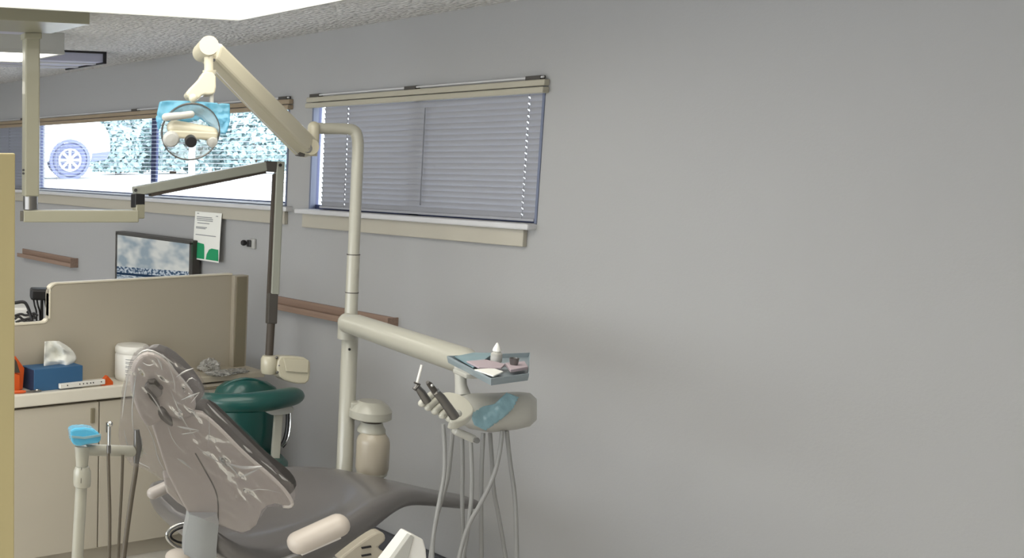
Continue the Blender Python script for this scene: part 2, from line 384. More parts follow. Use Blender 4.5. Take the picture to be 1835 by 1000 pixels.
# ================================================================== WALL ITEMS
def rail(y0, y1, z, label):
    t = thing('wall_rail', (WX - .02, (y0 + y1) / 2, z), label, 'rail')
    obj('back_board', box(NB(), (WX - .012, y0, z), (WX, y1, z + .048)), 'rail', t, smooth=False, bevel=.002)
    obj('ledge', box(NB(), (WX - .05, y0, z - .004), (WX - .012, y1, z + .010)), 'rail', t, smooth=False, bevel=.002)
    obj('front_lip', box(NB(), (WX - .056, y0, z - .010), (WX - .05, y1, z + .018)), 'rail', t, smooth=False, bevel=.002)
    obj('end_cap', box(NB(), (WX - .058, y0 - .006, z - .012), (WX, y0, z + .050)), 'rail', t, smooth=False)
rail(3.335, 4.11, 1.075, 'long brown wooden rail on the wall behind the white pole')
rail(6.17, 7.02, 1.075, 'short brown wooden rail on the wall beside the olive divider')
# monitor
ya, yb = on(342, 430, 0, 3.24)[1], on(210, 418, 0, 3.24)[1]
zt = on(210, 418, 0, 3.24)[2]; zb_ = zt - .45
t = thing('monitor', (3.25, (ya + yb) / 2, zb_), 'flat monitor showing a cloudy sky picture above the laminate partition', 'monitor')
obj('casing', box(NB(), (3.245, ya - .012, zb_ - .012), (3.295, yb + .012, zt + .012)), 'dgrey', t, smooth=False, bevel=.004)
f = NB()
for a in ((ya - .012, ya + .006, zb_, zt), (yb - .004, yb + .012, zb_, zt), (ya - .012, yb + .012, zt - .008, zt + .012), (ya - .012, yb + .012, zb_ - .012, zb_)): box(f, (3.236, a[0], a[2]), (3.246, a[1], a[3]))
obj('bezel', f, 'steel', t, smooth=False)
sm = bpy.data.materials.new('screen_image'); sm.use_nodes = True; nt = sm.node_tree; nt.nodes.clear()
out = nt.nodes.new('ShaderNodeOutputMaterial'); em = nt.nodes.new('ShaderNodeEmission'); tc = nt.nodes.new('ShaderNodeTexCoord'); sx = nt.nodes.new('ShaderNodeSeparateXYZ')
nt.links.new(tc.outputs['Generated'], sx.inputs[0])
nz = nt.nodes.new('ShaderNodeTexNoise'); mp = nt.nodes.new('ShaderNodeMapping'); mp.inputs['Scale'].default_value = (1, 3.2, 4); nt.links.new(tc.outputs['Generated'], mp.inputs[0]); nt.links.new(mp.outputs[0], nz.inputs[0]); nz.inputs['Scale'].default_value = 1.3
r1 = nt.nodes.new('ShaderNodeValToRGB'); r1.color_ramp.elements[0].position = .35; r1.color_ramp.elements[0].color = lin((150, 164, 172)) + (1,); r1.color_ramp.elements[1].position = .6; r1.color_ramp.elements[1].color = lin((212, 214, 208)) + (1,)
nt.links.new(nz.outputs['Fac'], r1.inputs[0])
n2 = nt.nodes.new('ShaderNodeTexNoise'); mp2 = nt.nodes.new('ShaderNodeMapping'); mp2.inputs['Scale'].default_value = (1, 14, 70); nt.links.new(tc.outputs['Generated'], mp2.inputs[0]); nt.links.new(mp2.outputs[0], n2.inputs[0]); n2.inputs['Scale'].default_value = 1
r2 = nt.nodes.new('ShaderNodeValToRGB'); r2.color_ramp.elements[0].position = .42; r2.color_ramp.elements[0].color = lin((84, 104, 122)) + (1,); r2.color_ramp.elements[1].position = .56; r2.color_ramp.elements[1].color = lin((188, 198, 204)) + (1,)
nt.links.new(n2.outputs['Fac'], r2.inputs[0])
ln = nt.nodes.new('ShaderNodeMath'); ln.operation = 'MULTIPLY_ADD'; ln.inputs[1].default_value = .10; nt.links.new(sx.outputs['Y'], ln.inputs[0]); nt.links.new(sx.outputs['Z'], ln.inputs[2])
rb = nt.nodes.new('ShaderNodeValToRGB'); rb.color_ramp.interpolation = 'CONSTANT'
while len(rb.color_ramp.elements) < 4: rb.color_ramp.elements.new(.5)
rb.color_ramp.elements[0].position = 0; rb.color_ramp.elements[0].color = (0, 0, 0, 1)
rb.color_ramp.elements[1].position = .545; rb.color_ramp.elements[1].color = (1, 0, 0, 1)
rb.color_ramp.elements[2].position = .575; rb.color_ramp.elements[2].color = (0, 1, 0, 1)
rb.color_ramp.elements[3].position = .66; rb.color_ramp.elements[3].color = (0, 0, 1, 1)
nt.links.new(ln.outputs[0], rb.inputs[0]); sp = nt.nodes.new('ShaderNodeSeparateColor'); nt.links.new(rb.outputs[0], sp.inputs[0])
n3 = nt.nodes.new('ShaderNodeTexNoise'); n3.inputs['Scale'].default_value = 34; nt.links.new(tc.outputs['Generated'], n3.inputs[0])
r3 = nt.nodes.new('ShaderNodeValToRGB'); r3.color_ramp.elements[0].position = .45; r3.color_ramp.elements[0].color = lin((70, 90, 112)) + (1,); r3.color_ramp.elements[1].position = .55; r3.color_ramp.elements[1].color = lin((186, 196, 204)) + (1,)
nt.links.new(n3.outputs['Fac'], r3.inputs[0])
a1 = nt.nodes.new('ShaderNodeMixRGB'); nt.links.new(sp.outputs[2], a1.inputs[0]); nt.links.new(r2.outputs[0], a1.inputs[1]); nt.links.new(r1.outputs[0], a1.inputs[2])
a2 = nt.nodes.new('ShaderNodeMixRGB'); nt.links.new(sp.outputs[1], a2.inputs[0]); nt.links.new(a1.outputs[0], a2.inputs[1]); nt.links.new(r3.outputs[0], a2.inputs[2])
a3 = nt.nodes.new('ShaderNodeMixRGB'); a3.inputs[2].default_value = lin((40, 58, 80)) + (1,); nt.links.new(sp.outputs[0], a3.inputs[0]); nt.links.new(a2.outputs[0], a3.inputs[1])
nt.links.new(a3.outputs[0], em.inputs[0]); em.inputs[1].default_value = .95; nt.links.new(em.outputs[0], out.inputs[0])
obj('screen', box(NB(), (3.240, ya + .004, zb_ + .002), (3.2445, yb - .002, zt - .008)), sm, t, smooth=False)
# notice
p = [on(350, 378, 0, 3.283), on(398, 383, 0, 3.283), on(398, 470, 0, 3.283), on(349, 465, 0, 3.283)]
yl, yr = p[0].y, p[1].y; zt2, zb2 = (p[0].z + p[1].z) / 2, (p[2].z + p[3].z) / 2
t = thing('wall_notice', (3.283, (yl + yr) / 2, zb2), 'white paper notice with green print hanging below the window', 'notice')
s = NB(); nseg = 8
rs = []
for k in range(nseg + 1):
    z = zb2 + (zt2 - zb2) * k / nseg; xx = 3.284 - .006 * math.sin(k / nseg * 3.1) - (.012 * (1 - k / nseg) ** 3)
    rs.append([V((xx, yl, z)), V((xx - .002, yr, z)), V((xx - .0012, yr, z)), V((xx + .0008, yl, z))])
obj('paper', rings(s, rs), 'paper', t, sharp=60)
def flat_on(u0, u1, v0, v1, m, name, outline=None):
    b_ = NB(); hgt = zt2 - zb2; Wd = yr - yl
    def q(u, v): k = 1 - v; return V((3.284 - .006 * math.sin(k * 3.1) - .012 * (1 - k) ** 3 - .002 * u - .0012, yl + Wd * u, zt2 - hgt * v))
    if outline is None: outline = [(u0, v0), (u1, v0), (u1, v1), (u0, v1)]
    prism(b_, [q(*p_) for p_ in outline], V((-.0003, 0, 0))); return obj(name, b_, m, t, smooth=False)
for (u0, u1, v) in [(.08, .16, .03), (.80, .88, .06), (.08, .66, .10), (.08, .70, .135), (.10, .70, .17), (.12, .58, .225), (.08, .50, .31), (.08, .45, .335), (.08, .85, .47)]:
    flat_on(u0, u1, v, v + .016, 'ink', 'text_line')
flat_on(0, 0, 0, 0, 'green', 'green_print', [(.04, .63), (.42, .66), (.44, .72), (.46, .97), (.03, .97)])
flat_on(0, 0, 0, 0, 'green', 'green_print', [(.54, .86), (.62, .76), (.72, .73), (.96, .74), (.99, .97), (.52, .97)])
for u, v in ((.12, .86), (.2, .88), (.3, .87), (.62, .86), (.8, .90), (.84, .87)): flat_on(u, u + .07, v, v + .02, 'paper', 'white_mark')
# switch and knob
c = on(453, 437, 0, WX)
t = thing('wall_switch', (WX - .01, c.y, c.z - .03), 'grey framed black switch on the wall right of the notice', 'switch')
obj('plate', box(NB(), (WX - .014, c.y - .03, c.z - .024), (WX, c.y + .012, c.z + .026)), 'fix', t, smooth=False, bevel=.003)
obj('rocker', box(NB(), (WX - .022, c.y - .008, c.z - .016), (WX - .014, c.y + .022, c.z + .02)), 'blk', t, smooth=False, bevel=.004)
k = on(442, 435, 0, WX)
obj('round_button', lathe(NB(), [(.006, 0), (.006, .01), (.014, .012), (.015, .022), (.012, .028), (.001, .029)], V((WX, k.y, k.z)), V((-1, 0, 0)), 16), 'blk', label='small round black wall knob left of the switch', cat='knob')

# ================================================================== PARTITION, COUNTER, CABINETS
PYY = 4.02; CZ = .815
t = thing('partition_panel', (2.4, PYY, CZ), 'grey-beige laminate partition with a notch standing on the counter', 'partition')
PXL = on(88, 507, 1, PYY).x; PXR = on(416, 494, 1, PYY).x; PXE = on(441, 494, 1, PYY).x
zt_ = on(300, 498.5, 1, PYY).z; zn = on(40, 582, 1, PYY).z
arc = lambda cx, cz, r, a0, a1: [(cx + r * math.cos(math.radians(a0 + (a1 - a0) * k / 5)), cz + r * math.sin(math.radians(a0 + (a1 - a0) * k / 5))) for k in range(6)]
ol = [(1.1, CZ), (PXR, CZ), (PXR, zt_)] + arc(PXL + .04, zt_ - .04, .04, 90, 180) + arc(PXL - .03, zn + .03, .03, 0, -90) + [(1.1, zn)]
obj('panel', prism(NB(), [V((x, PYY + .002, z)) for x, z in ol], V((0, .026, 0))), 'part', t, smooth=False)
e = NB(); top = [(PXR, zt_)] + arc(PXL + .04, zt_ - .04, .04, 90, 180) + arc(PXL - .03, zn + .03, .03, 0, -90) + [(1.1, zn)]
rs = [];
for i, (x, z) in enumerate(top):
    a = top[max(i - 1, 0)]; b_ = top[min(i + 1, len(top) - 1)]; d = V((b_[0] - a[0], 0, b_[1] - a[1])).normalized(); nn = V((d.z, 0, -d.x)) * -1
    if nn.z < -.5: nn = -nn
    q = V((x, 0, z)); rs.append([V((x, PYY - .003, z)) - nn * .0, V((x, PYY + .031, z)), V((x, PYY + .031, z)) + nn * .006, V((x, PYY - .003, z)) + nn * .006])
obj('edge_strip', rings(e, rs), 'partl', t, smooth=False)
obj('end_post', box(NB(), (PXR, PYY - .02, CZ), (PXE, PYY + .03, zt_ - .004)), 'part', t, smooth=False, bevel=.002)
obj('end_filler', prism(NB(), [V((PXR + .008, PYY - .021, CZ)), V((PXE - .014, PYY - .021, CZ)), V((PXE - .014, PYY - .021, zt_ - .01)), V((PXR + .012, PYY - .021, zt_ - .01))], V((0, -.006, 0))), 'partd', t, smooth=False)
CY = 3.867
t = thing('worktop', (2.1, CY + .25, .755), 'long off-white worktop carrying the tissue box and white tub', 'worktop')
obj('top_slab', box(NB(), (1.0, CY, .758), (2.40, 4.40, CZ)), 'ctop', t, smooth=False, bevel=.008, seg=3)
obj('end_slab', box(NB(), (2.40, CY, .785), (3.06, 4.40, CZ)), 'part', t, smooth=False, bevel=.006, seg=3)
t = thing('base_cabinet', (2.1, CY + .3, 0), 'beige laminate base cabinet with doors below the worktop', 'cabinet')
obj('carcass', box(NB(), (1.0, CY + .04, .08), (2.99, 4.40, .757)), 'cabg', t, smooth=False)
obj('toe_kick', box(NB(), (1.0, CY + .07, 0), (2.99, 4.38, .08)), 'cab', t, smooth=False)
for x0, x1 in ((1.62, 2.196), (2.203, 2.62)):
    d = obj('door', box(NB(), (x0, CY + .02, .085), (x1, CY + .04, .745)), 'cab', t, smooth=False, bevel=.002)
    hx = x1 - .028 if x0 < 2 else x1 - .03
    obj('pull', box(NB(), (hx - .012, CY + .012, .655), (hx + .006, CY + .021, .72)), 'partd', d, smooth=False, bevel=.002)
for k in range(4):
    z1 = .752 - .036 * 1 if k == 0 else [.752, .70, .55, .33][k]
    zz = [(.705, .775), (.56, .70), (.33, .555), (.085, .325)][k]
    d = obj('drawer', box(NB(), (2.627, CY + .015, zz[0]), (2.985, CY + .04, zz[1])), 'cab', t, smooth=False, bevel=.003)
    obj('grip', box(NB(), (2.64, CY + .004, zz[1] - .022), (2.975, CY + .016, zz[1] - .012)), 'partd', d, smooth=False, bevel=.002)
obj('divider_panel', box(NB(), (-.4, 2.02, 0), (.9335, 2.09, 1.808)), 'panel', smooth=False, bevel=.004, label='tall olive-cream divider panel at the left edge of the picture', cat='divider')

# tissue box
t0 = on(62, 706, 2, CZ); x0 = on(62, 706, 1, 3.98).x
def P2(x, y, Y): return on(x, y, 1, Y)
xa, xb = on(62, 700, 1, 3.89).x, on(149, 700, 1, 3.89).x
t = thing('tissue_box', ((xa + xb) / 2, 3.95, CZ), 'blue cardboard tissue box with a white tissue pulled up', 'tissue box')
bh = .095
b_ = NB(); pts = [V((xa, 3.895, 0)), V((xb, 3.895, 0)), V((xb - .01, 4.0, 0)), V((xa - .01, 4.0, 0))]
obj('carton', prism(b_, [p_ + V((0, 0, CZ)) for p_ in pts], V((0, 0, bh))), 'tis_b', t, smooth=False, bevel=.002)
obj('side_label', prism(NB(), [p_ + V((0, 0, CZ + .003)) for p_ in (V((xa - .0005, 3.897, 0)), V((xa - .002, 3.897, 0)), V((xa - .0115, 3.998, 0)), V((xa - .010, 3.998, 0)))], V((0, 0, bh - .006))), 'tis_d', t, smooth=False)
ti = NB(); ol = [(80, 668), (78, 640), (80, 612), (100, 610), (116, 612), (130, 628), (139, 643), (130, 652), (119, 662), (112, 668)]
N = 22; rows = []
cxm, cym = 104, 640
grid = {}
for i in range(N + 1):
    for j in range(N + 1):
        u = i / N; v = j / N
        # blend bilinear patch of the tissue: bottom narrow, top fanning
        xl = 78 + (2 * v); xr = 113 + 26 * math.sin(v * 2.1) * (1 if v < .55 else 1 - (v - .55) * .9)
        X_ = xl + (xr - xl) * u; Y_ = 668 - 57 * v + (10 * (u - .3) ** 2 * v) + (18 * max(0, u - .55) * v)
        dep = 3.955 - .02 * math.sin(u * 9 + v * 3) * (0.3 + v) - .03 * noise.noise(V((u * 4, v * 4, 1)))
        grid[i, j] = ti.verts.new(P2(X_, Y_, dep))
for i in range(N):
    for j in range(N): ti.faces.new((grid[i, j], grid[i + 1, j], grid[i + 1, j + 1], grid[i, j + 1]))
o = obj('tissue', ti, 'paper', t); so = o.modifiers.new('thick', 'SOLIDIFY'); so.thickness = .0015
# wipes tub
c = on(233, 688, 2, CZ); c = V((on(236, 688, 1, 3.955).x, 3.955, CZ)); r = (on(262, 650, 1, 3.955).x - on(209, 650, 1, 3.955).x) / 2
t = thing('wipes_tub', c, 'tall white plastic tub with a printed label behind the bagged headrest', 'tub')
ht = on(236, 616, 1, 3.955).z - CZ
obj('tub_body', lathe(NB(), [(r * .9, 0), (r * .97, .006), (r, .02), (r, ht * .70), (r * .95, ht * .76), (.001, ht * .77)], c, n=32), 'wipes', t)
obj('lid', lathe(NB(), [(r * .98, ht * .765), (r * 1.0, ht * .78), (r * 1.0, ht * .90), (r * .9, ht * .97), (r * .55, ht), (.001, ht)], c, n=32), 'wipes', t)
for k, zz in enumerate((.62, .55, .51, .44, .40, .32, .28, .20)):
    a0, a1 = -2.9, -2.9 + (1.5 if zz in (.62,) else .9 + .3 * (k % 3) * .6); lb = NB(); rs = []
    for q in range(9):
        a = a0 + (a1 - a0) * q / 8 + .4; rs.append([c + V((math.cos(a) * R_, math.sin(a) * R_, ht * zz + dz)) for R_, dz in ((r * 1.0, 0), (r * 1.012, 0), (r * 1.012, .003), (r * 1.0, .003))])
    obj('print_line', rings(lb, rs), 'ink', t, smooth=False)
# syringe-like white bar with an orange guard
a, b2 = on(106, 703, 1, 3.882), on(187, 692, 1, 3.886)
a.z = CZ + .017; b2.z = CZ + .018
t = thing('oral_syringe', (a + b2) / 2 - V((0, 0, .012)), 'white marked bar with a house-shaped orange tip on the worktop', 'syringe')
obj('barrel', beam(NB(), a, b2, .018, .022), 'wipes', t, smooth=False, bevel=.003)
for k in (.15, .42, .5, .58, .66, .72, .9): obj('marking', beam(NB(), a.lerp(b2, k) + V((0, -.0092, .001)), a.lerp(b2, k + .018) + V((0, -.0092, .003)), .001, .006), 'blk', t, smooth=False)
yy = 3.885; ol = [(183, 699), (203, 699), (203, 685), (193, 674), (183, 685)]
obj('orange_tip', prism(NB(), [on(x, y, 1, yy) + V((0, 0, .002)) for x, y in ol], V((0, .022, 0))), 'orange', t, smooth=False, bevel=.002)
obj('needle', tube(NB(), [on(204, 690, 1, 3.93), on(216, 690, 1, 3.95)], [.003, .0015], 8), 'blk', t)
# orange caddy and tool
t = thing('orange_caddy', on(36, 705, 1, 3.96), 'orange sleeve holder leaning behind the olive divider', 'holder')
obj('sleeve', prism(NB(), [on(x, y, 1, 3.945) for x, y in [(18, 700), (41, 698), (44, 660), (28, 638), (18, 642)]], V((0, .04, 0))), 'orange', t, smooth=False, bevel=.003)
obj('pocket', prism(NB(), [on(x, y, 1, 3.915) for x, y in [(18, 703), (36, 703), (36, 672), (18, 668)]], V((0, .028, 0))), 'orange', t, smooth=False, bevel=.003)
obj('dark_insert', prism(NB(), [on(x, y, 1, 3.912) for x, y in [(27, 668), (36, 668), (30, 648), (27, 644)]], V((0, .02, 0))), 'brown', t, smooth=False)
p0 = on(20, 702, 1, 3.90); p1 = on(46, 707, 1, 3.885); p2 = on(74, 714, 1, 3.876)
t = thing('hand_tool', p1, 'small orange-handled tool with a steel tip on the counter corner', 'tool')
for p_ in (p0, p1, p2): p_.z = CZ + .007
obj('handle', tube(NB(), [p0, p1.lerp(p0, .3), p1], [.007, .008, .005], 12), 'orange', t)
obj('steel_tip', tube(NB(), [p1, p1.lerp(p2, .5), p2], [.003, .0045, .003], 10), 'steel', t)
obj('clamp', ball(NB(), p1.lerp(p2, .75) + V((0, 0, .004)), .008, 12, (1.4, 1, .7)), 'chrome', t)
# crumpled wraps on the right part of the counter
for k, (x, y, w_, h_, lab) in enumerate([(375, 660, .05, .035, 'crumpled clear wrap standing up beside the bagged headrest'), (398, 667, .07, .012, 'flat crumpled wrap lying on the counter end'), (425, 663, .05, .010, 'flattened clear sachet nearest the partition post')]):
    c = on(x, y + 4, 2, CZ); b_ = NB(); g = bmesh.ops.create_icosphere(b_, subdivisions=4, radius=1)
    for v in g['verts']:
        n_ = v.co.normalized(); d_ = 1 + .45 * (noise.noise(n_ * 2.2 + V((k, 0, 0))) + .6 * noise.noise(n_ * 5 + V((k, 3, 0))))
        v.co = V((n_.x * w_ * d_, n_.y * w_ * .6 * d_, max(0, n_.z * h_ * d_ + h_ * .55)))
    bmesh.ops.translate(b_, verts=b_.verts, vec=V((c.x, c.y, CZ)))
    obj('plastic_wrap', b_, 'wrap', smooth=False, label=lab, cat='wrapper')

# desk gear seen through the notch
obj('rear_desk', box(NB(), (1.0, 4.6, .70), (WX, 5.4, .74)), 'ctop', smooth=False, label='pale desk behind the laminate partition', cat='desk')
D = 5.3
t = thing('desk_camera', V((at(70, 575, D).x, at(70, 575, D).y, .74)), 'black boxy camera head on a thin stand behind the partition notch', 'camera')
obj('camera_head', beam(NB(), at(54, 526, D), at(92, 527, D), .10, px(20, D)), 'blk', t, smooth=False, bevel=.012, seg=3)
obj('stand', tube(NB(), [at(75, 536, D), at(75, 578, D), V((at(75, 578, D).x, at(75, 578, D).y, .74))], .008, 10), 'blk', t)
for x in (60, 66, 80): obj('cable', tube(NB(), [at(x, 536, D), at(x + 2, 548, D - .03), at(x + 5, 556, D), at(x + 6, 568, D), V((at(x + 6, 570, D).x, at(x + 6, 570, D).y, .745))], .0045, 8, smooth=2), 'blk', t)
t = thing('printer', V((at(38, 575, 5.0).x, at(38, 575, 5.0).y, .74)), 'low white machine with black cables behind the partition notch', 'machine')
a = at(12, 560, 5.25); b2 = at(52, 557, 5.25)
obj('white_case', beam(NB(), V((a.x, a.y, .90)), V((b2.x, b2.y, .90)), .18, .32), 'wipes', t, smooth=False, bevel=.02, seg=3)
for k, q in enumerate([[(26, 543), (44, 540), (50, 550), (54, 562), (58, 574)], [(26, 566), (38, 562), (46, 566), (58, 562), (64, 572)], [(28, 578), (40, 573), (48, 578), (60, 570)], [(48, 558), (56, 566), (60, 560), (68, 566)], [(26, 572), (34, 566), (42, 574), (52, 570), (60, 578), (72, 576)]]):
    obj('cable', tube(NB(), [at(x, y, 5.08) for x, y in q], .006 if k else .008, 8, smooth=2), 'blk', t)

# ================================================================== X-RAY ARM
d0 = 4.62
t = thing('xray_unit', at(55, 370, 4.62), 'taupe ceiling-mounted x-ray arm hanging beside the bright window', 'x-ray machine')
pl = NB(); yb0, yb1 = 3.54, 3.85
obj('ceiling_plate', box(pl, (.6, 3.54, 2.292), (1.94, 3.86, H)), 'taupe', t, smooth=False, bevel=.003)
obj('plate_underside', box(NB(), (1.55, 3.86, 2.30), (1.935, 4.0, H)), 'fixl', t, smooth=False, bevel=.003)
po = V((1.75, 3.70, 0)); 
def Zat(x, y, X_, Y_):                # height that shows at row y above ground point X_, Y_
    dd = (V((X_, Y_, EYE.z)) - EYE); r_ = CF; 
    lo_, hi_ = 0.0, 2.6
    for _ in range(40):
        mid = (lo_ + hi_) / 2; q = V((X_, Y_, mid)) - EYE; yy = PY - FPX * q.dot(CU) / q.dot(CF)
        if yy > y: lo_ = mid
        else: hi_ = mid
    return lo_
g = on(56, 60, 2, 2.292); POX, POY = g.x, g.y
DP = (V((POX, POY, 1.8)) - EYE).dot(CF)
wpx = px(32, DP)
Rz = Matrix.Rotation(math.radians(-12), 3, 'Z')
def vbox(cx_, cy_, hx, hy, z0, z1, R=Rz):
    b_ = NB(); box(b_, (cx_ - hx, cy_ - hy, z0), (cx_ + hx, cy_ + hy, z1), R, V((cx_, cy_, 0))); return b_
zb = Zat(0, 352, POX, POY)
obj('post', vbox(POX, POY, wpx * .42, wpx * .42, zb, 2.292), 'taupe', t, smooth=False, bevel=.006)
obj('post_collar', vbox(POX, POY, wpx * .50, wpx * .48, 2.268, 2.292), 'taupe', t, smooth=False, bevel=.004)
zc = Zat(0, 374, POX, POY)
obj('pivot', lathe(NB(), [(wpx * .42, 0), (wpx * .42, zb - zc + .004)], V((POX, POY, zc - .002)), n=20), 'steel', t)
for yy in (305, 311): obj('screw', lathe(NB(), [(.005, 0), (.005, .003)], at(42, yy, DP - .055), -CF, 10), 'blk', t)
a = V((POX, POY, Zat(0, 387, POX, POY))); b2 = at(248, 387, DP - .0)
hh = px(22, DP); b2.z = a.z
obj('lower_arm', beam(NB(), a - (b2 - a).normalized() * .03, b2, .05, hh), 'taupe', t, smooth=False, bevel=.005)
obj('arm_cap', beam(NB(), a - (b2 - a).normalized() * .042, a - (b2 - a).normalized() * .028, .05, hh * .8), 'steel', t, smooth=False)
obj('rear_knuckle', beam(NB(), b2 + V((0, 0, -.01)), b2 + V((0, 0, hh * .95)), .036, .04, up=V((1, 0, 0))), 'taupe', t, smooth=False, bevel=.004)
DE = (b2 - EYE).dot(CF)
k0 = at(247, 372, DE); k1 = at(247, 352, DE)
obj('knuckle_hinge', beam(NB(), k0 - V((0, 0, .0)), k1 + V((0, 0, .01)), .038, .045, up=V((1, 0, 0))), 'blk', t, smooth=False, bevel=.003)
s0, s1 = at(240, 343, DE), at(474, 298, DE + .12)
obj('upper_arm', beam(NB(), s0, s1, .045, px(17, DE)), 'grarm', t, smooth=False, bevel=.005)
dn = V((0, 0, -px(11, DE)))
obj('arm_channel', beam(NB(), s0.lerp(s1, .12) + dn, s1 + dn * .85, .03, px(7, DE)), 'brown', t, smooth=False)
for q in (at(243, 341, DE - .026), at(502, 296, DE + .085)): obj('pivot_bolt', lathe(NB(), [(.007, 0), (.007, .004)], q, -CF, 12), 'blk', t)
DH = DE + .12
e0, e1 = at(474, 298, DH), at(494, 299, DH)
obj('elbow_joint', beam(NB(), e0, e1, .04, px(19, DH)), 'dgrey', t, smooth=False, bevel=.003)
f0, f1 = at(501, 290, DH), at(491, 528, DH)
obj('drop_arm', beam(NB(), f0, f1, px(15, DH), .04, up=CF), 'grarm', t, smooth=False, bevel=.005)
obj('drop_channel', beam(NB(), at(492, 312, DH), at(482, 528, DH), px(5, DH), .03, up=CF), 'brown', t, smooth=False)
obj('swivel_sleeve', beam(NB(), at(488, 525, DH), at(486, 580, DH), px(17, DH), .038, up=CF), 'dgrey', t, smooth=False, bevel=.004)
obj('swivel_tube', tube(NB(), [at(486, 575, DH), at(482, 640, DH)], px(7, DH), 14), 'brown', t)
hd = NB(); lathe(hd, [(.0, -.0), (px(13, DH), 0), (px(15, DH), .01), (px(15, DH), px(26, DH)), (px(12, DH), px(32, DH)), (0.001, px(33, DH))], at(482, 669, DH), V((0, 0, 1)), 22)
h_ = obj('head_yoke', hd, 'cream', t)
for x, y in ((496, 641), (500, 655), (497, 667)): obj('detail_screw', ball(NB(), at(x, y, DH - .04), .006, 10), 'steel', h_)
hb = NB(); prism(hb, [at(x, y, DH - .045) for x, y in rnd([(499, 640), (510, 637), (556, 641), (557, 668), (553, 688), (528, 688), (504, 679), (496, 665)], 1)], CF * .10)
hh_ = obj('tube_head', hb, 'cream', t, smooth=False, bevel=.008, seg=3)
obj('head_ridge', prism(NB(), [at(x, y, DH - .056) for x, y in [(508, 642), (554, 645), (553, 669), (513, 666)]], CF * .012), 'cream', hh_, smooth=False, bevel=.004)

# ================================================================== OPERATING LIGHT, POLE, BOTTLE
dp = 3.95
t = thing('support_pole', at(612, 850, dp), 'tall white vertical pole bending left at its top in front of the blind', 'pole')
base = at(617, 850, dp); bx, by = base.x, base.y
top = at(640, 300, dp)
def onpole(y):      # the pole is a straight line between two points
    k = (y - 850) / (300 - 850); return base.lerp(top, k)
rp = px(12.5, dp)
obj('lower_tube', tube(NB(), [V((bx, by, .32)), onpole(605), onpole(603)], [rp * 1.13, rp * 1.13, rp], 24), 'white', t)
obj('middle_tube', tube(NB(), [onpole(612), onpole(456)], rp * .88, 24), 'white', t)
cn = at(640, 231, dp); lf = at(566, 230, dp + .02)
pth = [onpole(456), onpole(300), onpole(262)] + [onpole(262).lerp(cn, .5), cn.lerp(lf, .06) + V((0, 0, -.004)), cn.lerp(lf, .3)] + [lf]
obj('bent_tube', tube(NB(), pth, rp * .80, 24, smooth=2), 'white', t)
for yy in (456, 524): obj('seam_ring', lathe(NB(), [(rp * .93, -.0015), (rp * .93, .0015)], onpole(yy), V((0, 0, 1)), 24), 'dgrey', t)
obj('hole_plug', ball(NB(), at(626, 626, dp - rp * 1.1), .005, 10), 'blk', t)
# bottle bracket
bd = dp - .04
t = thing('water_bottle', at(665, 850, bd), 'cream water bottle hanging in a white cap bracket beside the pole', 'bottle')
cp = at(664, 735, bd)
def R(x): return px(x, bd)
cap = NB(); lathe(cap, [(.001, R(17)), (R(20), R(17)), (R(30), R(10)), (R(36), R(0)), (R(36), -R(13)), (R(33), -R(15)), (.001, -R(15))], cp, n=36)
obj('bracket_cap', cap, 'white', t, sharp=30)
obj('bracket_neck', beam(NB(), at(630, 733, bd + .02), at(655, 733, bd), .05, R(28)), 'white', t, smooth=False, bevel=.005)
cb = at(666, 760, bd)
obj('dark_gasket', lathe(NB(), [(R(17), R(2)), (R(17), R(10))], cb, n=28), 'brown', t)
obj('bottle_collar', lathe(NB(), [(R(18), R(4)), (R(19), R(2)), (R(20), -R(2)), (R(24), -R(9)), (R(24), -R(14)), (R(20), -R(17)), (.001, -R(17))], cb, n=30), 'white', t)
b0 = at(666, 850, bd)
obj('bottle_body', lathe(NB(), [(R(20), 0), (R(25), R(3)), (R(28), R(12)), (R(28), R(60)), (R(26), R(68)), (R(20), R(76)), (.001, R(76))], b0, n=32), 'bottle', t)
obj('bottle_foot', lathe(NB(), [(R(21), -R(3)), (R(26), R(2)), (R(25.8), R(11)), (R(25), R(11.5)), (.001, R(5))], b0, n=32, cap=False), 'white', t)
# light arm
t = thing('operating_light', at(563, 280, dp), 'cream overhead dental light arm with a round shielded lamp head', 'dental light')
obj('swivel_cup', capsule(NB(), at(561, 254, dp), at(562, 228, dp), px(10.5, dp)), 'cream', t)
obj('swivel_base', lathe(NB(), [(px(10, dp), 0), (px(10.5, dp), .06), (px(10, dp), .062)], at(558, 280, dp), V((0, 0, 1)), 20), 'cream', t)
A0, A1 = at(548, 264, dp), at(376, 92, 3.45)
dA = (A1 - A0).normalized()
obj('spring_arm', beam(NB(), A0, A1, .075, px(36, dp), up=V((0, 0, 1)), wd2=.07, ht2=px(36, 3.45)), 'cream', t, smooth=False, bevel=.014, seg=3)
obj('arm_shoulder', tube(NB(), [at(369, 87, 3.41) - CF * .045, at(369, 87, 3.41) + CF * .06], px(17, 3.45), 28, up=V((0, 0, 1))), 'cream', t, sharp=50)
obj('arm_elbow', tube(NB(), [at(551, 266, dp) - CF * .045, at(551, 266, dp) + CF * .04], px(14, dp), 26), 'cream', t, sharp=50)
obj('elbow_bolt', lathe(NB(), [(.017, 0), (.017, .003), (.012, .0035)], at(551, 266, dp - .048), -CF, 18), 'chrome', t)
obj('bolt_centre', lathe(NB(), [(.006, 0), (.006, .004)], at(551, 266, dp - .053), -CF, 12), 'blk', t)
for x, y in ((537, 241), (541, 246)): obj('arm_screw', lathe(NB(), [(.005, 0), (.005, .003)], at(x, y, dp - .085), -CF, 10), 'blk', t)
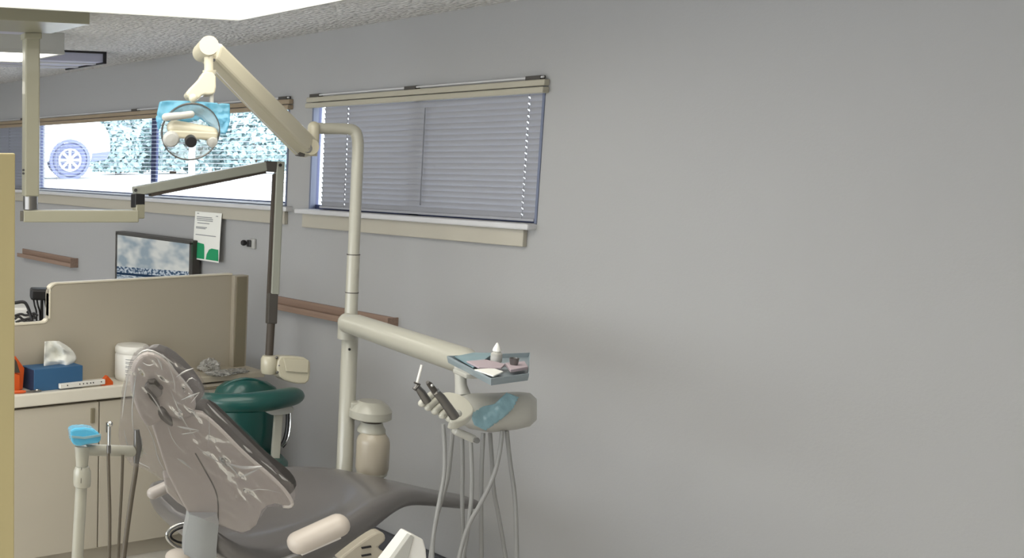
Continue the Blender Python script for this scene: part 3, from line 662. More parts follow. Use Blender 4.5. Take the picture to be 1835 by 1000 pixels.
for x, y in ((384, 94), (383, 108)): obj('arm_screw', lathe(NB(), [(.005, 0), (.005, .003)], at(x, y, 3.40), -CF, 10), 'blk', t)
obj('arm_stop', beam(NB(), at(533, 275, dp - .01), at(543, 277, dp - .01), .05, px(8, dp)), 'dgrey', t, smooth=False)
obj('pull_wire', tube(NB(), [at(386, 128, 3.44), at(460, 206, 3.66), at(534, 277, dp - .02)], .0014, 6), 'sill', t)
dl = 3.40
obj('drop_tube', tube(NB(), [at(374, 100, dl), at(374, 130, dl)], px(8, dl), 20), 'cream', t)
obj('drop_collar', lathe(NB(), [(px(11, dl), 0), (px(12, dl), px(4, dl)), (px(12, dl), px(7, dl))], at(375, 133, dl), V((0, 0, 1)), 20), 'cream', t)
obj('yoke', prism(NB(), [at(x, y, dl - .022) for x, y in rnd([(363, 128), (387, 127), (388, 166), (378, 170), (364, 169), (356, 178), (345, 180), (334, 172), (334, 164), (360, 138)], 1)], CF * .045), 'cream', t, smooth=False, bevel=.006, seg=3)
obj('yoke_pin', tube(NB(), [at(379, 165, dl), at(379, 186, dl)], px(4, dl), 12), 'palew', t)
obj('yoke_knuckle', ball(NB(), at(346, 176, dl - .02), px(8, dl), 14), 'cream', t)
nd = (-CF * .9 + V((0, 0, -.35)) + CR * -.08).normalized()
hc = at(341, 236, dl - .02)
rr = px(51, dl)
obj('reflector', lathe(NB(), [(rr * .2, -.035), (rr * .6, -.03), (rr * .9, -.012), (rr * .99, 0), (rr, .006), (rr * .97, .006), (rr * .88, -.008), (rr * .58, -.024), (rr * .2, -.03)], hc, nd, 44, cap=False), 'lens', t)
obj('reflector_rim', lathe(NB(), [(rr * .985, -.004), (rr * 1.015, -.004), (rr * 1.015, .008), (rr * .985, .008), (rr * .985, -.004)], hc, nd, 44, cap=False), 'steel', t)
obj('lamp_body', capsule(NB(), at(312, 228, dl - .02), at(378, 240, dl - .02), px(13, dl)), 'cream', t)
obj('lamp_bar', beam(NB(), at(302, 240, dl - .03), at(388, 244, dl - .03), .03, px(14, dl)), 'cream', t, smooth=False, bevel=.006)
obj('side_cover', lathe(NB(), [(.001, 0), (px(12, dl), .002), (px(15, dl), .015), (px(11, dl), .03), (.001, .034)], at(306, 247, dl - .02), nd, 20), 'fix', t)
obj('side_cover', lathe(NB(), [(.001, 0), (px(8, dl), .002), (px(10, dl), .015), (px(8, dl), .03), (.001, .034)], at(379, 252, dl - .02), nd, 20), 'fix', t)
obj('bulb_shield', lathe(NB(), [(px(10, dl), 0), (px(10.5, dl), .02), (px(9.5, dl), .03), (.001, .032)], at(341, 251, dl - .06), nd, 22), 'blk', t)
obj('handle', capsule(NB(), at(297, 210, dl - .06), at(318, 208, dl - .06), px(7, dl)), 'fix', t)
obj('handle_grip', capsule(NB(), at(320, 208, dl - .06), at(342, 205, dl - .06), px(6.5, dl)), 'palew', t)
# blue barrier film draped over the head
def draped(name, outline, depth, amp, m, label=None, cat=None, parent=None, step=4, seed=0, thick=.0006, freq=.05, bulge=0, kind='r', flat=False):
    from math import floor
    def inside(x, y):
        c_ = False; n = len(outline)
        for i in range(n):
            x1, y1 = outline[i]; x2, y2 = outline[(i + 1) % n]
            if (y1 > y) != (y2 > y) and x < (x2 - x1) * (y - y1) / (y2 - y1) + x1: c_ = not c_
        return c_
    def near(x, y):
        best = (1e9, x, y); n = len(outline)
        for i in range(n):
            x1, y1 = outline[i]; x2, y2 = outline[(i + 1) % n]; L2 = (x2 - x1) ** 2 + (y2 - y1) ** 2
            k = max(0, min(1, ((x - x1) * (x2 - x1) + (y - y1) * (y2 - y1)) / L2)); qx, qy = x1 + k * (x2 - x1), y1 + k * (y2 - y1)
            d_ = math.hypot(x - qx, y - qy)
            if d_ < best[0]: best = (d_, qx, qy)
        return best
    xs = [p_[0] for p_ in outline]; ys = [p_[1] for p_ in outline]
    b_ = NB(); vmap = {}; 
    def vert(i, j):
        if (i, j) in vmap: return vmap[i, j]
        x, y = i * step, j * step; nr = near(x, y)
        if not inside(x, y) or nr[0] < step * .45: x, y = nr[1], nr[2]; ed = 0
        else: ed = min(1, nr[0] / 28)
        q = V((x * freq, y * freq, seed))
        if kind == 'r': q = V(((x * .62 + y * .78) * freq * .42, (x * .78 - y * .62) * freq * 1.15, seed))
        if kind == 'r':
            vd = noise.voronoi(q * .8)[0]; h = (vd[1] - vd[0]) * 1.0 - .4 + .5 * noise.noise(q * 2.3)
        elif kind == 'c': h = .9 * noise.noise(q) - .55 * abs(noise.noise(q * 1.3 + V((7, 0, 0)))) ** .7 * 1.6 + .3 * abs(noise.noise(q * 3.1))
        else: h = noise.noise(q) + .5 * noise.noise(q * 2.7)
        dd = depth(x, y) if callable(depth) else depth
        vmap[i, j] = b_.verts.new(at(x, y, dd - (amp(x, y) if callable(amp) else amp) * h * (.35 + .65 * ed) - bulge * math.sqrt(ed))); return vmap[i, j]
    for i in range(int(min(xs) // step) - 1, int(max(xs) // step) + 2):
        for j in range(int(min(ys) // step) - 1, int(max(ys) // step) + 2):
            if inside((i + .5) * step, (j + .5) * step):
                q = [vert(i, j), vert(i + 1, j), vert(i + 1, j + 1), vert(i, j + 1)]
                try: b_.faces.new(q)
                except ValueError: pass
    bmesh.ops.dissolve_degenerate(b_, dist=1e-5, edges=b_.edges)
    o = obj(name, b_, m, parent, smooth=not flat, sharp=180 if kind != 'r' else 40, label=label, cat=cat)
    if thick: so = o.modifiers.new('thick', 'SOLIDIFY'); so.thickness = thick
    return o
draped('barrier_film', [(286, 182), (300, 180), (345, 181), (384, 184), (412, 186), (412, 218), (406, 240), (392, 240), (360, 214), (320, 224), (292, 216), (284, 238), (279, 212)],
       dl - .015, .02, 'tealf', 'translucent blue barrier film over the overhead dental lamp', 'film', step=3, seed=3, freq=.03, kind='n')

# ================================================================== DELIVERY ARM AND UNIT
du = 3.1
t = thing('delivery_unit', at(850, 790, du), 'off-white delivery unit on a thick arm with its row of instrument holders', 'delivery unit')
obj('main_arm', tube(NB(), [at(622, 579, 3.86), at(640, 583, 3.80), at(835, 648, 3.25), at(850, 652, 3.2)], [px(16, 3.9), px(19.5, 3.8), px(25, 3.2), px(18, 3.2)], 32), 'white', t, sharp=50)
obj('arm_end', ball(NB(), at(622, 579, 3.86), px(18, 3.9), 24, (.9, .9, 1)), 'white', t)
obj('pole_clamp', lathe(NB(), [(px(16, 3.9), 0), (px(16, 3.9), px(36, 3.9))], at(621, 607, 3.93), V((0, 0, 1)), 22), 'white', t)
obj('neck', tube(NB(), [at(824, 652, du + .03), at(826, 690, du + .02), at(830, 712, du)], [px(10, du), px(10, du), px(14, du)], 18), 'palew', t)
bd_ = NB()
def sect(x, yt, yb_, dn_, df, n=20):
    r_ = []
    for k in range(n):
        a = 2 * math.pi * k / n; ca, sa = math.cos(a), math.sin(a)
        sx_ = math.copysign(abs(ca) ** .6, ca); sy_ = math.copysign(abs(sa) ** .6, sa)
        r_.append(at(x, (yt + yb_) / 2 - sy_ * (yb_ - yt) / 2, (dn_ + df) / 2 + sx_ * (df - dn_) / 2))
    return r_
rings(bd_, [sect(812, 722, 742, 3.06, 3.16), sect(824, 710, 756, 3.02, 3.2), sect(840, 705, 768, 3.0, 3.26), sect(880, 704, 775, 2.98, 3.28), (sect(925, 702, 770, 2.98, 3.28)), sect(950, 704, 764, 2.98, 3.26), sect(962, 715, 752, 3.02, 3.22)])
obj('unit_body', bd_, 'palew', t, sharp=70)
# rounded holder deck: a thick disc tipped towards the viewer
nk = (V((0, 0, .8)) - CF * .62 - CR * .12).normalized()
dk = rnd([(786, 708), (800, 700), (832, 708), (851, 730), (846, 744), (822, 758), (802, 757), (812, 742), (800, 720)], 2)
def ray_plane(x, y, p0_, n_):
    r_ = CF + CR * ((x - PX) / FPX) - CU * ((y - PY) / FPX); return EYE + r_ * ((p0_ - EYE).dot(n_) / r_.dot(n_))
p0_ = at(825, 735, du - .20)
pts = [ray_plane(x, y, p0_, nk) for x, y in dk]
obj('holder_deck', prism(NB(), pts, -nk * .03), 'deck', t, smooth=False, bevel=.006, seg=3)
for x, y in ((756, 723), (767, 730), (779, 737), (792, 744), (805, 750)):
    a, b2 = at(x, y, du - .21), at(x + 17, y - 15, du - .17)
    obj('instrument_holder', capsule(NB(), a, b2, px(6.2, du), 14), 'deck', t)
obj('front_handle', beam(NB(), at(812, 771, du - .17), at(852, 788, du - .17), .03, px(13, du)), 'palew', t, smooth=False, bevel=.009, seg=3)
obj('handle_cap', lathe(NB(), [(px(5, du), 0), (px(5, du), .006)], at(853, 789, du - .19), -CF, 14), 'chrome', t)
obj('touch_pad', prism(NB(), [ray_plane(x, y, at(890, 740, du - .14), (-CF + V((0, 0, .6))).normalized()) for x, y in rnd([(862, 752), (905, 722), (915, 730), (885, 760), (868, 762)], 1)], CF * .006), 'paleblue', t, smooth=False, bevel=.002)
draped('pad_film', [(842, 742), (866, 728), (886, 724), (908, 703), (930, 712), (918, 735), (898, 752), (870, 772), (850, 762)], 2.945, .012, 'paleblue', parent=t, step=3, seed=9, freq=.04, kind='n')
# hoses
hoses = [[(794, 760), (797, 800), (797, 850), (786, 905), (776, 960), (774, 1010)], [(812, 765), (808, 810), (803, 860), (788, 905), (780, 935)],
         [(828, 785), (829, 830), (828, 900), (830, 960), (833, 1010)], [(843, 786), (845, 830), (846, 880), (842, 920), (838, 955), (828, 1010)],
         [(866, 776), (863, 830), (862, 900), (863, 1010)], [(878, 776), (882, 830), (884, 880), (895, 930), (908, 1010)],
         [(900, 772), (896, 810), (885, 855), (860, 905), (836, 945), (820, 1010)], [(908, 772), (914, 830), (922, 880), (925, 930)],
         [(776, 930), (790, 880), (802, 840)]][:8]
for i, q in enumerate(hoses):
    dd = du - .03 + .02 * (i % 3) - .02 * (i > 5)
    q = [(x, y) for x, y in q]
    if i == 1: q += [(770, 1010)]
    if i == 7: q += [(926, 1010)]
    obj('hose', tube(NB(), [at(x, y, dd) for x, y in q], px(3.6, du), 10, smooth=3), 'hose', t)
# instruments in the holders
t = thing('handpiece', at(812, 750, du - .11 - .12), 'dark steel handpiece leaning across the holder deck', 'handpiece')
obj('grip', tube(NB(), [at(815, 747, du - .11 - .13), at(790, 712, du - .11 - .15), at(778, 700, du - .11 - .16)], [px(8, du), px(7, du), px(5.5, du)], 16), 'steel', t)
obj('head', tube(NB(), [at(779, 701, du - .11 - .16), at(770, 689, du - .11 - .165), at(766, 685, du - .11 - .17)], [px(5, du), px(4.5, du), px(3, du)], 14), 'dgrey', t)
obj('ring', lathe(NB(), [(px(6.6, du), 0), (px(6.6, du), .005)], at(782, 703, du - .11 - .158), at(770, 689, du) - at(790, 712, du), 16), 'chrome', t)
obj('button', ball(NB(), at(774, 691, du - .11 - .18), .0045, 10), 'chrome', t)
obj('tail', ball(NB(), at(821, 741, du - .11 - .13), .010, 12), 'palew', t)
t = thing('air_water_syringe', at(762, 722, du - .11 - .12), 'air-water syringe with a thin white nozzle standing in the first holder', 'syringe')
obj('grip', tube(NB(), [at(766, 720, du - .11 - .12), at(755, 703, du - .11 - .125), at(748, 694, du - .11 - .13)], [px(7, du), px(6.5, du), px(4.5, du)], 16), 'steel', t)
obj('collar', tube(NB(), [at(742, 698, du - .11 - .13), at(750, 690, du - .11 - .13)], px(3.5, du), 12), 'steel', t)
obj('nozzle', tube(NB(), [at(746, 694, du - .11 - .13), at(749, 680, du - .11 - .13), at(756, 654, du - .11 - .13)], [px(2.2, du)] * 3, 10), 'wipes', t)
obj('trigger', beam(NB(), at(743, 686, du - .11 - .13), at(752, 689, du - .11 - .13), .012, px(3, du)), 'dgrey', t, smooth=False)
# tray
tz = at(800, 637, 3.1).z
def tp(x, y, dz=0): return on(x, y, 2, tz + dz)
T0 = [tp(801, 638), tp(836, 634), tp(948, 636), tp(950, 672), tp(882, 682)]
c1, c2, c3 = on(801, 640, 2, tz), on(880, 681, 2, tz), on(948, 672, 2, tz); c4 = on(850, 634, 2, tz)
cen = (c1 + c2 + c3 + c4) / 4
t = thing('instrument_tray', cen, 'pale blue lined instrument tray on the delivery arm', 'tray')
ol3 = [c1, c2, c3, on(950, 634, 2, tz)]
def inset(P_, s, dz): c_ = sum(P_, V()) / len(P_); return [c_ + (p_ - c_) * s + V((0, 0, dz)) for p_ in P_]
obj('tray_pan', rings(NB(), [inset(ol3, .97, -.016), inset(ol3, 1, -.002), inset(ol3, 1.0, .004), inset(ol3, .975, .004), inset(ol3, .95, -.008)]), 'tray', t, smooth=False)
obj('tray_liner', prism(NB(), [tp(815, 640, .002), tp(848, 660, .002), tp(876, 640, .002), tp(885, 634, .002), tp(850, 633, .002)], V((0, 0, .0025))), 'paleblue', t, smooth=False)
obj('tray_bracket', beam(NB(), cen + V((0, 0, -.022)) - CR * .07, cen + V((0, 0, -.022)) + CR * .1, .08, .014), 'palew', t, smooth=False, bevel=.004)
def resting(name, pts_, h, m, lab, cat, dz=.003, bev=.001):
    return obj(name, prism(NB(), [tp(x, y, dz) for x, y in pts_], V((0, 0, h))), m, smooth=False, bevel=bev, label=lab, cat=cat)
resting('gauze_pad', [(836, 650), (870, 647), (905, 655), (898, 662), (858, 661)], .005, 'pink', 'pale pink folded pad in the middle of the tray', 'pad', .005)
resting('paper_strip', [(850, 664), (884, 662), (902, 668), (884, 676)], .004, 'paper', 'white folded paper strip at the front of the tray', 'paper', .003)
resting('cotton_pad', [(905, 655), (940, 652), (946, 662), (915, 668)], .008, 'pink', 'pink pad at the right end of the tray', 'pad', .003)
p = tp(889, 649, .004)
t = thing('dropper_bottle', p, 'small translucent dropper bottle with a pointed cap on the tray', 'bottle')
obj('vial', lathe(NB(), [(px(8, du), 0), (px(9, du), .003), (px(9, du), px(15, du)), (px(4, du), px(19, du)), (.001, px(19.2, du))], p, n=20), 'palew', t)
obj('vial_label', lathe(NB(), [(px(9.2, du), px(2, du)), (px(9.2, du), px(11, du))], p, n=20, cap=False), 'fix', t)
obj('cap', lathe(NB(), [(px(5, du), px(18, du)), (px(7, du), px(20, du)), (px(6, du), px(24, du)), (px(1.6, du), px(33, du)), (.0005, px(34, du))], p, n=18), 'paper', t)
p = tp(921, 653, .012)
obj('medicine_cup', lathe(NB(), [(.010, 0), (.013, .018), (.0115, .018), (.009, .003), (.001, .003)], p, n=20), 'steel', label='small metal cup on the pink pad at the tray end', cat='cup')

# ================================================================== STOOL
ds = 4.35
t = thing('assistant_stool', V((at(445, 800, ds).x, at(445, 800, ds).y, 0)), 'teal vinyl stool with a wrap-around armrest behind the dental chair', 'stool')
bk = NB(); n = 36; stations = []
for zz, y_, hw, off in ((0, 679, .05, .04), (1, 683, .6, .015), (2, 694, .86, 0), (3, 712, .98, -.01), (4, 740, 1.0, -.01), (5, 775, 1.0, -.005), (6, 800, .96, 0), (7, 824, .85, .02), (8, 832, .4, .04)):
    c_x = 441 + (y_ - 680) * .02; halfw = 62 * hw; th = .045 if 0 < zz < 8 else .012
    r_ = []
    for k in range(n):
        a = 2 * math.pi * k / n; r_.append(at(c_x + math.cos(a) * halfw, y_, ds + off + math.sin(a) * th + .06 * (math.cos(a) ** 2)))
    stations.append(r_)
obj('backrest', rings(bk, stations), 'teal', t, sharp=80)
obj('back_welt', tube(NB(), [at(441 + 62 * math.cos(a), 735 - 56 * math.sin(a), ds + .06 * math.cos(a) ** 2) for a in [math.pi * k / 20 for k in range(21)]], .006, 8), 'teal', t)
arm_p = [(350, 716, 4.25), (385, 722, 4.16), (430, 723, 4.12), (470, 720, 4.12), (505, 714, 4.16), (530, 709, 4.24)]
obj('armrest', tube(NB(), [at(*q) for q in [(349, 716, 4.26)] + arm_p + [(541, 709, 4.28)]], [.006] + [px(v, ds) for v in (14, 17, 17, 18, 17, 16)] + [.012], 24, smooth=2), 'teal', t, sharp=80)
obj('seat', lathe(NB(), [(.001, .0), (.17, .0), (.19, .02), (.19, .05), (.17, .07), (.001, .08)], V((at(430, 850, ds).x, at(430, 850, ds).y, .50)), n=36), 'teal', t)
brx = NB(); prism(brx, [at(x, y, ds - .12) for x, y in rnd([(478, 735), (500, 731), (522, 726), (528, 733), (524, 741), (496, 745), (484, 743)], 1)], CF * .06)
obj('arm_bracket', brx, 'fix', t, smooth=False, bevel=.004)
obj('arm_upright', beam(NB(), at(499, 742, ds - .06), at(490, 860, ds - .06), px(15, ds), .02, up=CF), 'white', t, smooth=False, bevel=.004)
obj('release_lever', tube(NB(), [at(517, 738, ds - .06), at(517, 765, ds - .06), at(512, 790, ds - .06), at(504, 800, ds - .06)], [px(5, ds)] * 4, 12, smooth=2), 'blk', t)
obj('lever_guard', tube(NB(), [at(521, 737, ds - .07), at(521, 765, ds - .07), at(516, 790, ds - .07), at(505, 801, ds - .07)], [px(2, ds)] * 4, 10, smooth=2), 'chrome', t)
sc = WL['assistant_stool']
obj('gas_column', lathe(NB(), [(.03, .08), (.03, .3), (.02, .3), (.02, .5)], sc + V((0, 0, 0)), n=18), 'chrome', t)
obj('rear_strut', beam(NB(), V((at(441, 800, ds + .05).x, at(441, 800, ds + .05).y, .75)), sc + V((0, 0, .49)), .04, .012, up=CF), 'chrome', t, smooth=False)
for k in range(5):
    a = 2 * math.pi * k / 5; q = sc + V((math.cos(a) * .24, math.sin(a) * .24, .05))
    l_ = obj('leg', beam(NB(), sc + V((0, 0, .09)), q + V((0, 0, .02)), .04, .03, wd2=.03, ht2=.02), 'chrome', t, smooth=False)
    obj('caster', tube(NB(), [q + V((0, -.012, -.025)), q + V((0, .012, -.025))], .025, 16), 'blk', l_)

# ================================================================== DENTAL CHAIR
t = thing('dental_chair', V((2.35, 2.85, 0)), 'grey vinyl dental chair reclined with its back wrapped in clear plastic', 'dental chair')
# backrest plane through three measured corners
q0, q1, q2 = at(521, 905, 3.235), at(262, 632, 2.98), at(318, 885, 3.22)
nb = (q1 - q0).cross(q2 - q0).normalized(); nb = nb if nb.dot(CF) > 0 else -nb
def bp_(x, y, off=0): return ray_plane(x, y, q0, nb) + nb * off
print('back normal', nb)
push = V((.78, .10, .60)).normalized()
shell = [(350, 742), (366, 745), (384, 760), (405, 780), (430, 806), (455, 829), (480, 850), (503, 871), (517, 888), (525, 903), (520, 909), (508, 908), (494, 904), (480, 907), (470, 915), (466, 928), (460, 942), (448, 952), (434, 956), (415, 951), (392, 941), (374, 935), (352, 925), (335, 917), (325, 900), (312, 874), (300, 850), (284, 800), (272, 762), (282, 735), (305, 738), (325, 748)]
obj('back_shell', prism(NB(), [bp_(x, y) for x, y in shell], nb * .03), 'shell', t, smooth=False, bevel=.008, seg=3)
obj('shell_edge', tube(NB(), [bp_(x, y, .002) for x, y in shell[:12]], px(3.3, 3.3), 10, smooth=1), 'shelle', t)
obj('shell_seam', tube(NB(), [bp_(x, y, -.001) for x, y in [(350, 812), (366, 840), (384, 872), (391, 895), (391, 940)]], .0022, 6, smooth=1), 'dgrey', t)
uph = [(352, 734), (374, 738), (400, 762), (440, 802), (480, 838), (512, 862), (526, 880), (528, 895), (515, 905), (480, 905), (440, 945), (400, 940), (330, 880), (290, 770), (310, 735)]
obj('back_cushion', prism(NB(), [bp_(x, y, .03) for x, y in rnd(uph, 1)], push * .03), 'vinylb', t, smooth=False, bevel=.014, seg=3)
hs_ = rnd([(240, 640), (258, 626), (280, 630), (306, 652), (330, 680), (348, 706), (350, 726), (338, 742), (318, 744), (296, 738), (280, 752), (262, 760), (246, 735), (234, 700), (232, 668)], 1)
hr = obj('headrest_shell', prism(NB(), [bp_(x, y, -.025) for x, y in hs_], nb * .03), 'shell', t, smooth=False, bevel=.010, seg=3)
obj('headrest_cushion', prism(NB(), [bp_(x, y, .005) + push * .01 for x, y in rnd([(246, 640), (268, 628), (296, 638), (326, 664), (348, 692), (358, 712), (352, 728), (335, 738), (300, 735), (262, 745), (240, 700), (238, 660)], 1)], push * .022), 'vinyl', t, smooth=False, bevel=.014, seg=3)
obj('headrest_knob', prism(NB(), [bp_(x, y, -.035) for x, y in rnd([(256, 682), (264, 672), (280, 676), (290, 690), (284, 702), (272, 700), (260, 692)], 1)], nb * .02), 'steel', hr, smooth=False, bevel=.004)
obj('headrest_slot', prism(NB(), [bp_(x, y, -.037) for x, y in [(256, 684), (262, 682), (276, 700), (284, 716), (278, 716), (266, 702)]], nb * .012), 'dgrey', hr, smooth=False, bevel=.002)
obj('headrest_slot', prism(NB(), [bp_(x, y, -.037) for x, y in [(262, 671), (276, 669), (290, 684), (286, 688), (274, 677), (264, 677)]], nb * .012), 'dgrey', hr, smooth=False, bevel=.002)
obj('slide_bar', prism(NB(), [bp_(x, y, -.03) for x, y in rnd([(280, 722), (290, 718), (306, 742), (308, 756), (296, 750), (282, 738)], 1)], nb * .03), 'dgrey', t, smooth=False, bevel=.003)
# armrest stub behind the back
obj('rear_knob', capsule(NB(), at(274, 884, 3.36), at(300, 872, 3.36), px(11, 3.3), 18), 'shell', t)
obj('rear_bracket', prism(NB(), [bp_(x, y, .01) for x, y in [(294, 860), (315, 860), (322, 892), (340, 920), (318, 905), (300, 888)]], nb * .04), 'shell', t, smooth=False, bevel=.006)
# seat and leg rest
st = [  # x, y_near, y_far, z_near, z_far, z_mid, z_bottom
    (1.90, 2.66, 3.04, .655, .67, .625, .60), (1.94, 2.62, 3.06, .62, .68, .57, .53), (2.02, 2.60, 3.07, .568, .68, .525, .47),
    (2.12, 2.595, 3.07, .54, .68, .505, .43), (2.25, 2.595, 3.06, .555, .68, .515, .42), (2.38, 2.595, 3.05, .595, .68, .545, .445),
    (2.50, 2.60, 3.03, .637, .675, .60, .50), (2.60, 2.61, 3.00, .663, .670, .645, .556), (2.70, 2.63, 2.96, .668, .655, .664, .59),
    (2.80, 2.65, 2.92, .640, .618, .638, .575), (2.92, 2.67, 2.90, .600, .580, .600, .548), (3.04, 2.69, 2.89, .565, .548, .565, .52),
    (3.13, 2.70, 2.88, .545, .53, .545, .505), (3.155, 2.72, 2.86, .53, .52, .53, .512)]
rs = []
for x, yn, yf, zn_, zf, zm, zb in st:
    w_ = yf - yn
    rs.append([V((x, yn + w_ * .10, zb)), V((x, yn + .006, zb + (zn_ - zb) * .28)), V((x, yn - .004, zb + (zn_ - zb) * .62)), V((x, yn + .008, zn_ - .004)), V((x, yn + w_ * .12, zn_ - (zn_ - zm) * .25)),
               V((x, yn + w_ * .3, zm + (zn_ - zm) * .2)), V((x, yn + w_ * .5, zm)), V((x, yn + w_ * .7, zm + (zf - zm) * .3)), V((x, yf - w_ * .12, zf - .002)), V((x, yf - .006, zf - .006)), V((x, yf, zb + (zf - zb) * .4)), V((x, yf - w_ * .12, zb))])
subsurf(obj('seat_and_leg_rest', rings(NB(), rs), 'vinyl', t, sharp=180), 2)
# armrest at the near side
ar = NB(); a, b2 = at(535, 973, 3.10), at(606, 941, 3.10)
capsule(ar, a, b2, px(20, 3.1), 24, flat=1.0, up=V((0, 0, 1)), r2=px(20, 3.1))
dd_ = (b2 - a).normalized()
for v in ar.verts:
    k = (v.co - a).dot(V((0, 0, 1)).cross(dd_).normalized()); v.co += V((0, 0, 1)).cross(dd_).normalized() * k * .12
obj('armrest', ar, 'arm', t, sharp=80)
obj('armrest_base', beam(NB(), a + V((0, 0, -.026)), b2 + V((0, 0, -.028)), .05, .012), 'shelle', t, smooth=False, bevel=.003)
obj('armrest_support', tube(NB(), [at(540, 992, 3.14), at(500, 1006, 3.16), at(470, 1015, 3.2)], [px(7, 3.1), px(6, 3.1), px(6, 3.1)], 14), 'steel', t)
# column, pump base
obj('rear_sleeve', rings(NB(), [[bp_(xl, y, .01 + dzz), bp_((xl + xr) / 2, y, -.012 + dzz), bp_(xr, y, .01 + dzz), bp_(xr, y, .05 + dzz), bp_(xl, y, .05 + dzz)] for xl, xr, y, dzz in ((338, 388, 918, -.02), (336, 391, 932, -.02), (331, 389, 955, -.02), (329, 387, 980, -.02), (329, 387, 1004, -.02), (332, 390, 1060, .0))]), 'column', t, sharp=60)
obj('swing_ring', tube(NB(), [at(x, y, 3.42) for x, y in [(336, 937), (312, 942), (298, 955), (300, 968), (318, 982), (340, 986)]], px(3, 3.4), 12, smooth=2), 'chrome', t)
obj('swing_hose', tube(NB(), [at(x, y, 3.44) for x, y in [(336, 942), (312, 950), (303, 962), (318, 972), (338, 974)]], px(2.2, 3.4), 10, smooth=2), 'blk', t)
obj('hinge_cover', ball(NB(), at(322, 1000, 3.35), px(26, 3.35), 18, (1, 1, .6)), 'arm', t)
obj('pump_base', box(NB(), (1.95, 2.68, 0), (2.75, 3.02, .09)), 'shell', t, smooth=False, bevel=.03, seg=3)
obj('lift_link', beam(NB(), V((2.1, 2.85, .07)), V((2.3, 2.85, .46)), .22, .14, up=V((1, 0, 0))), 'shell', t, smooth=False, bevel=.02)
cv = [at(x, y, 3.28) for x, y in rnd([(600, 1008), (628, 985), (660, 962), (680, 951), (690, 957), (692, 968), (684, 976), (676, 982), (700, 996), (706, 1010)], 1)]
lc = obj('linkage_cover', prism(NB(), cv, CF * .05), 'part', t, smooth=False, bevel=.006)
for x, y in ((657, 980), (657, 994)): obj('vent_slot', prism(NB(), [at(a_, b_, 3.275) for a_, b_ in [(x - 9, y + 1), (x + 8, y - 2), (x + 9, y + 1), (x - 8, y + 4)]], CF * .006), 'blk', lc, smooth=False)
# clear bag over the back
bagol = [(232, 650), (240, 632), (262, 621), (284, 622), (300, 634), (326, 655), (350, 672), (361, 692), (372, 716), (398, 742), (430, 772), (470, 812), (505, 848), (526, 868), (529, 884), (526, 902), (505, 908), (480, 908), (466, 928), (455, 945), (434, 958), (390, 942), (336, 918), (318, 890), (290, 862), (262, 842), (236, 834), (218, 812), (212, 780), (216, 740), (218, 700)]
def bamp(x, y):       # crumpled at the head end and along one fold, almost smooth on the lower back
    head = max(0, min(1, (790 - y) / 120)); fold = math.exp(-((x - 300 - (y - 700) * .75) / 34) ** 2) * (1 if 700 < y < 900 else .3)
    return .006 + .019 * max(head * .9, fold)
def bdep(x, y): return (ray_plane(x, y, q0, nb) - EYE).dot(CF)
t = thing('plastic_bag', at(400, 900, 3.2), 'crumpled clear plastic bag over the dental chair back', 'bag')
draped('front_sheet', bagol, lambda x, y: bdep(x, y) - .05, bamp, 'bag', parent=t, step=3, seed=2, freq=.05, kind='r', thick=0)
backol = [(p_[0] + (7 if p_[0] > 300 and p_[1] < 890 else 0), p_[1] - (4 if p_[0] > 240 and p_[1] < 890 else 0)) for p_ in bagol]
draped('rear_sheet', backol, lambda x, y: bdep(x, y) + .10, .010, 'bag', parent=t, step=4, seed=6, freq=.06, kind='r', thick=0)


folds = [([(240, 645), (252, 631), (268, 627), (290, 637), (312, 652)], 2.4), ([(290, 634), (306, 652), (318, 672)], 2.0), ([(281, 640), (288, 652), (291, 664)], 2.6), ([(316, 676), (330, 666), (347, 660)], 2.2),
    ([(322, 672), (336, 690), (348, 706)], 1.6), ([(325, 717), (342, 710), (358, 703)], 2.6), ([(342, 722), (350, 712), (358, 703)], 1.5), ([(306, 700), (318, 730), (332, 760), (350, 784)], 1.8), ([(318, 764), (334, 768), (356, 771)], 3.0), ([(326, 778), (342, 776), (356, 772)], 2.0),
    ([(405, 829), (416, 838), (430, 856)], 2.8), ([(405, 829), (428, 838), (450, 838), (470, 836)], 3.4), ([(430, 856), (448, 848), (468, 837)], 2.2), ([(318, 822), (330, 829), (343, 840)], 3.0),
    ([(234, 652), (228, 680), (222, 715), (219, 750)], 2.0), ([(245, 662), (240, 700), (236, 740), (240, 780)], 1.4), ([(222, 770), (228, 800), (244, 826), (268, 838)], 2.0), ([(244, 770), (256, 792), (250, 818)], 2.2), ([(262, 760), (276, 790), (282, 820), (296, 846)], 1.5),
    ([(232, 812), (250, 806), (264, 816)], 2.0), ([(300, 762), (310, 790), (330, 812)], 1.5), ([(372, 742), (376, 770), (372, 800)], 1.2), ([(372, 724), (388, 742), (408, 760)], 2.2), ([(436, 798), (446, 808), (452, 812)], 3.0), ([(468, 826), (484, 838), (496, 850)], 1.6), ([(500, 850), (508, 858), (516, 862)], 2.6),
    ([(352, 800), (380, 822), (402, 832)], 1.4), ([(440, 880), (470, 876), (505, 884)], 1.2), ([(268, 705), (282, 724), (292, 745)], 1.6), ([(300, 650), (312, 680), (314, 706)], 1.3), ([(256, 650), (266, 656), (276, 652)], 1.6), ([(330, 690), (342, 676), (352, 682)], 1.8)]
for q, w_ in folds:  # raised folds whitened to paint the bag's bright glint streaks
    obj('fold', tube(NB(), [at(x, y, bdep(x, y) - .058 - .006 * (k % 2)) for k, (x, y) in enumerate(q)], [px(w_ * .2, 3.2)] + [px(w_ * .85, 3.2)] * (len(q) - 2) + [px(w_ * .15, 3.2)], 4, smooth=1), 'fold', t, smooth=False)
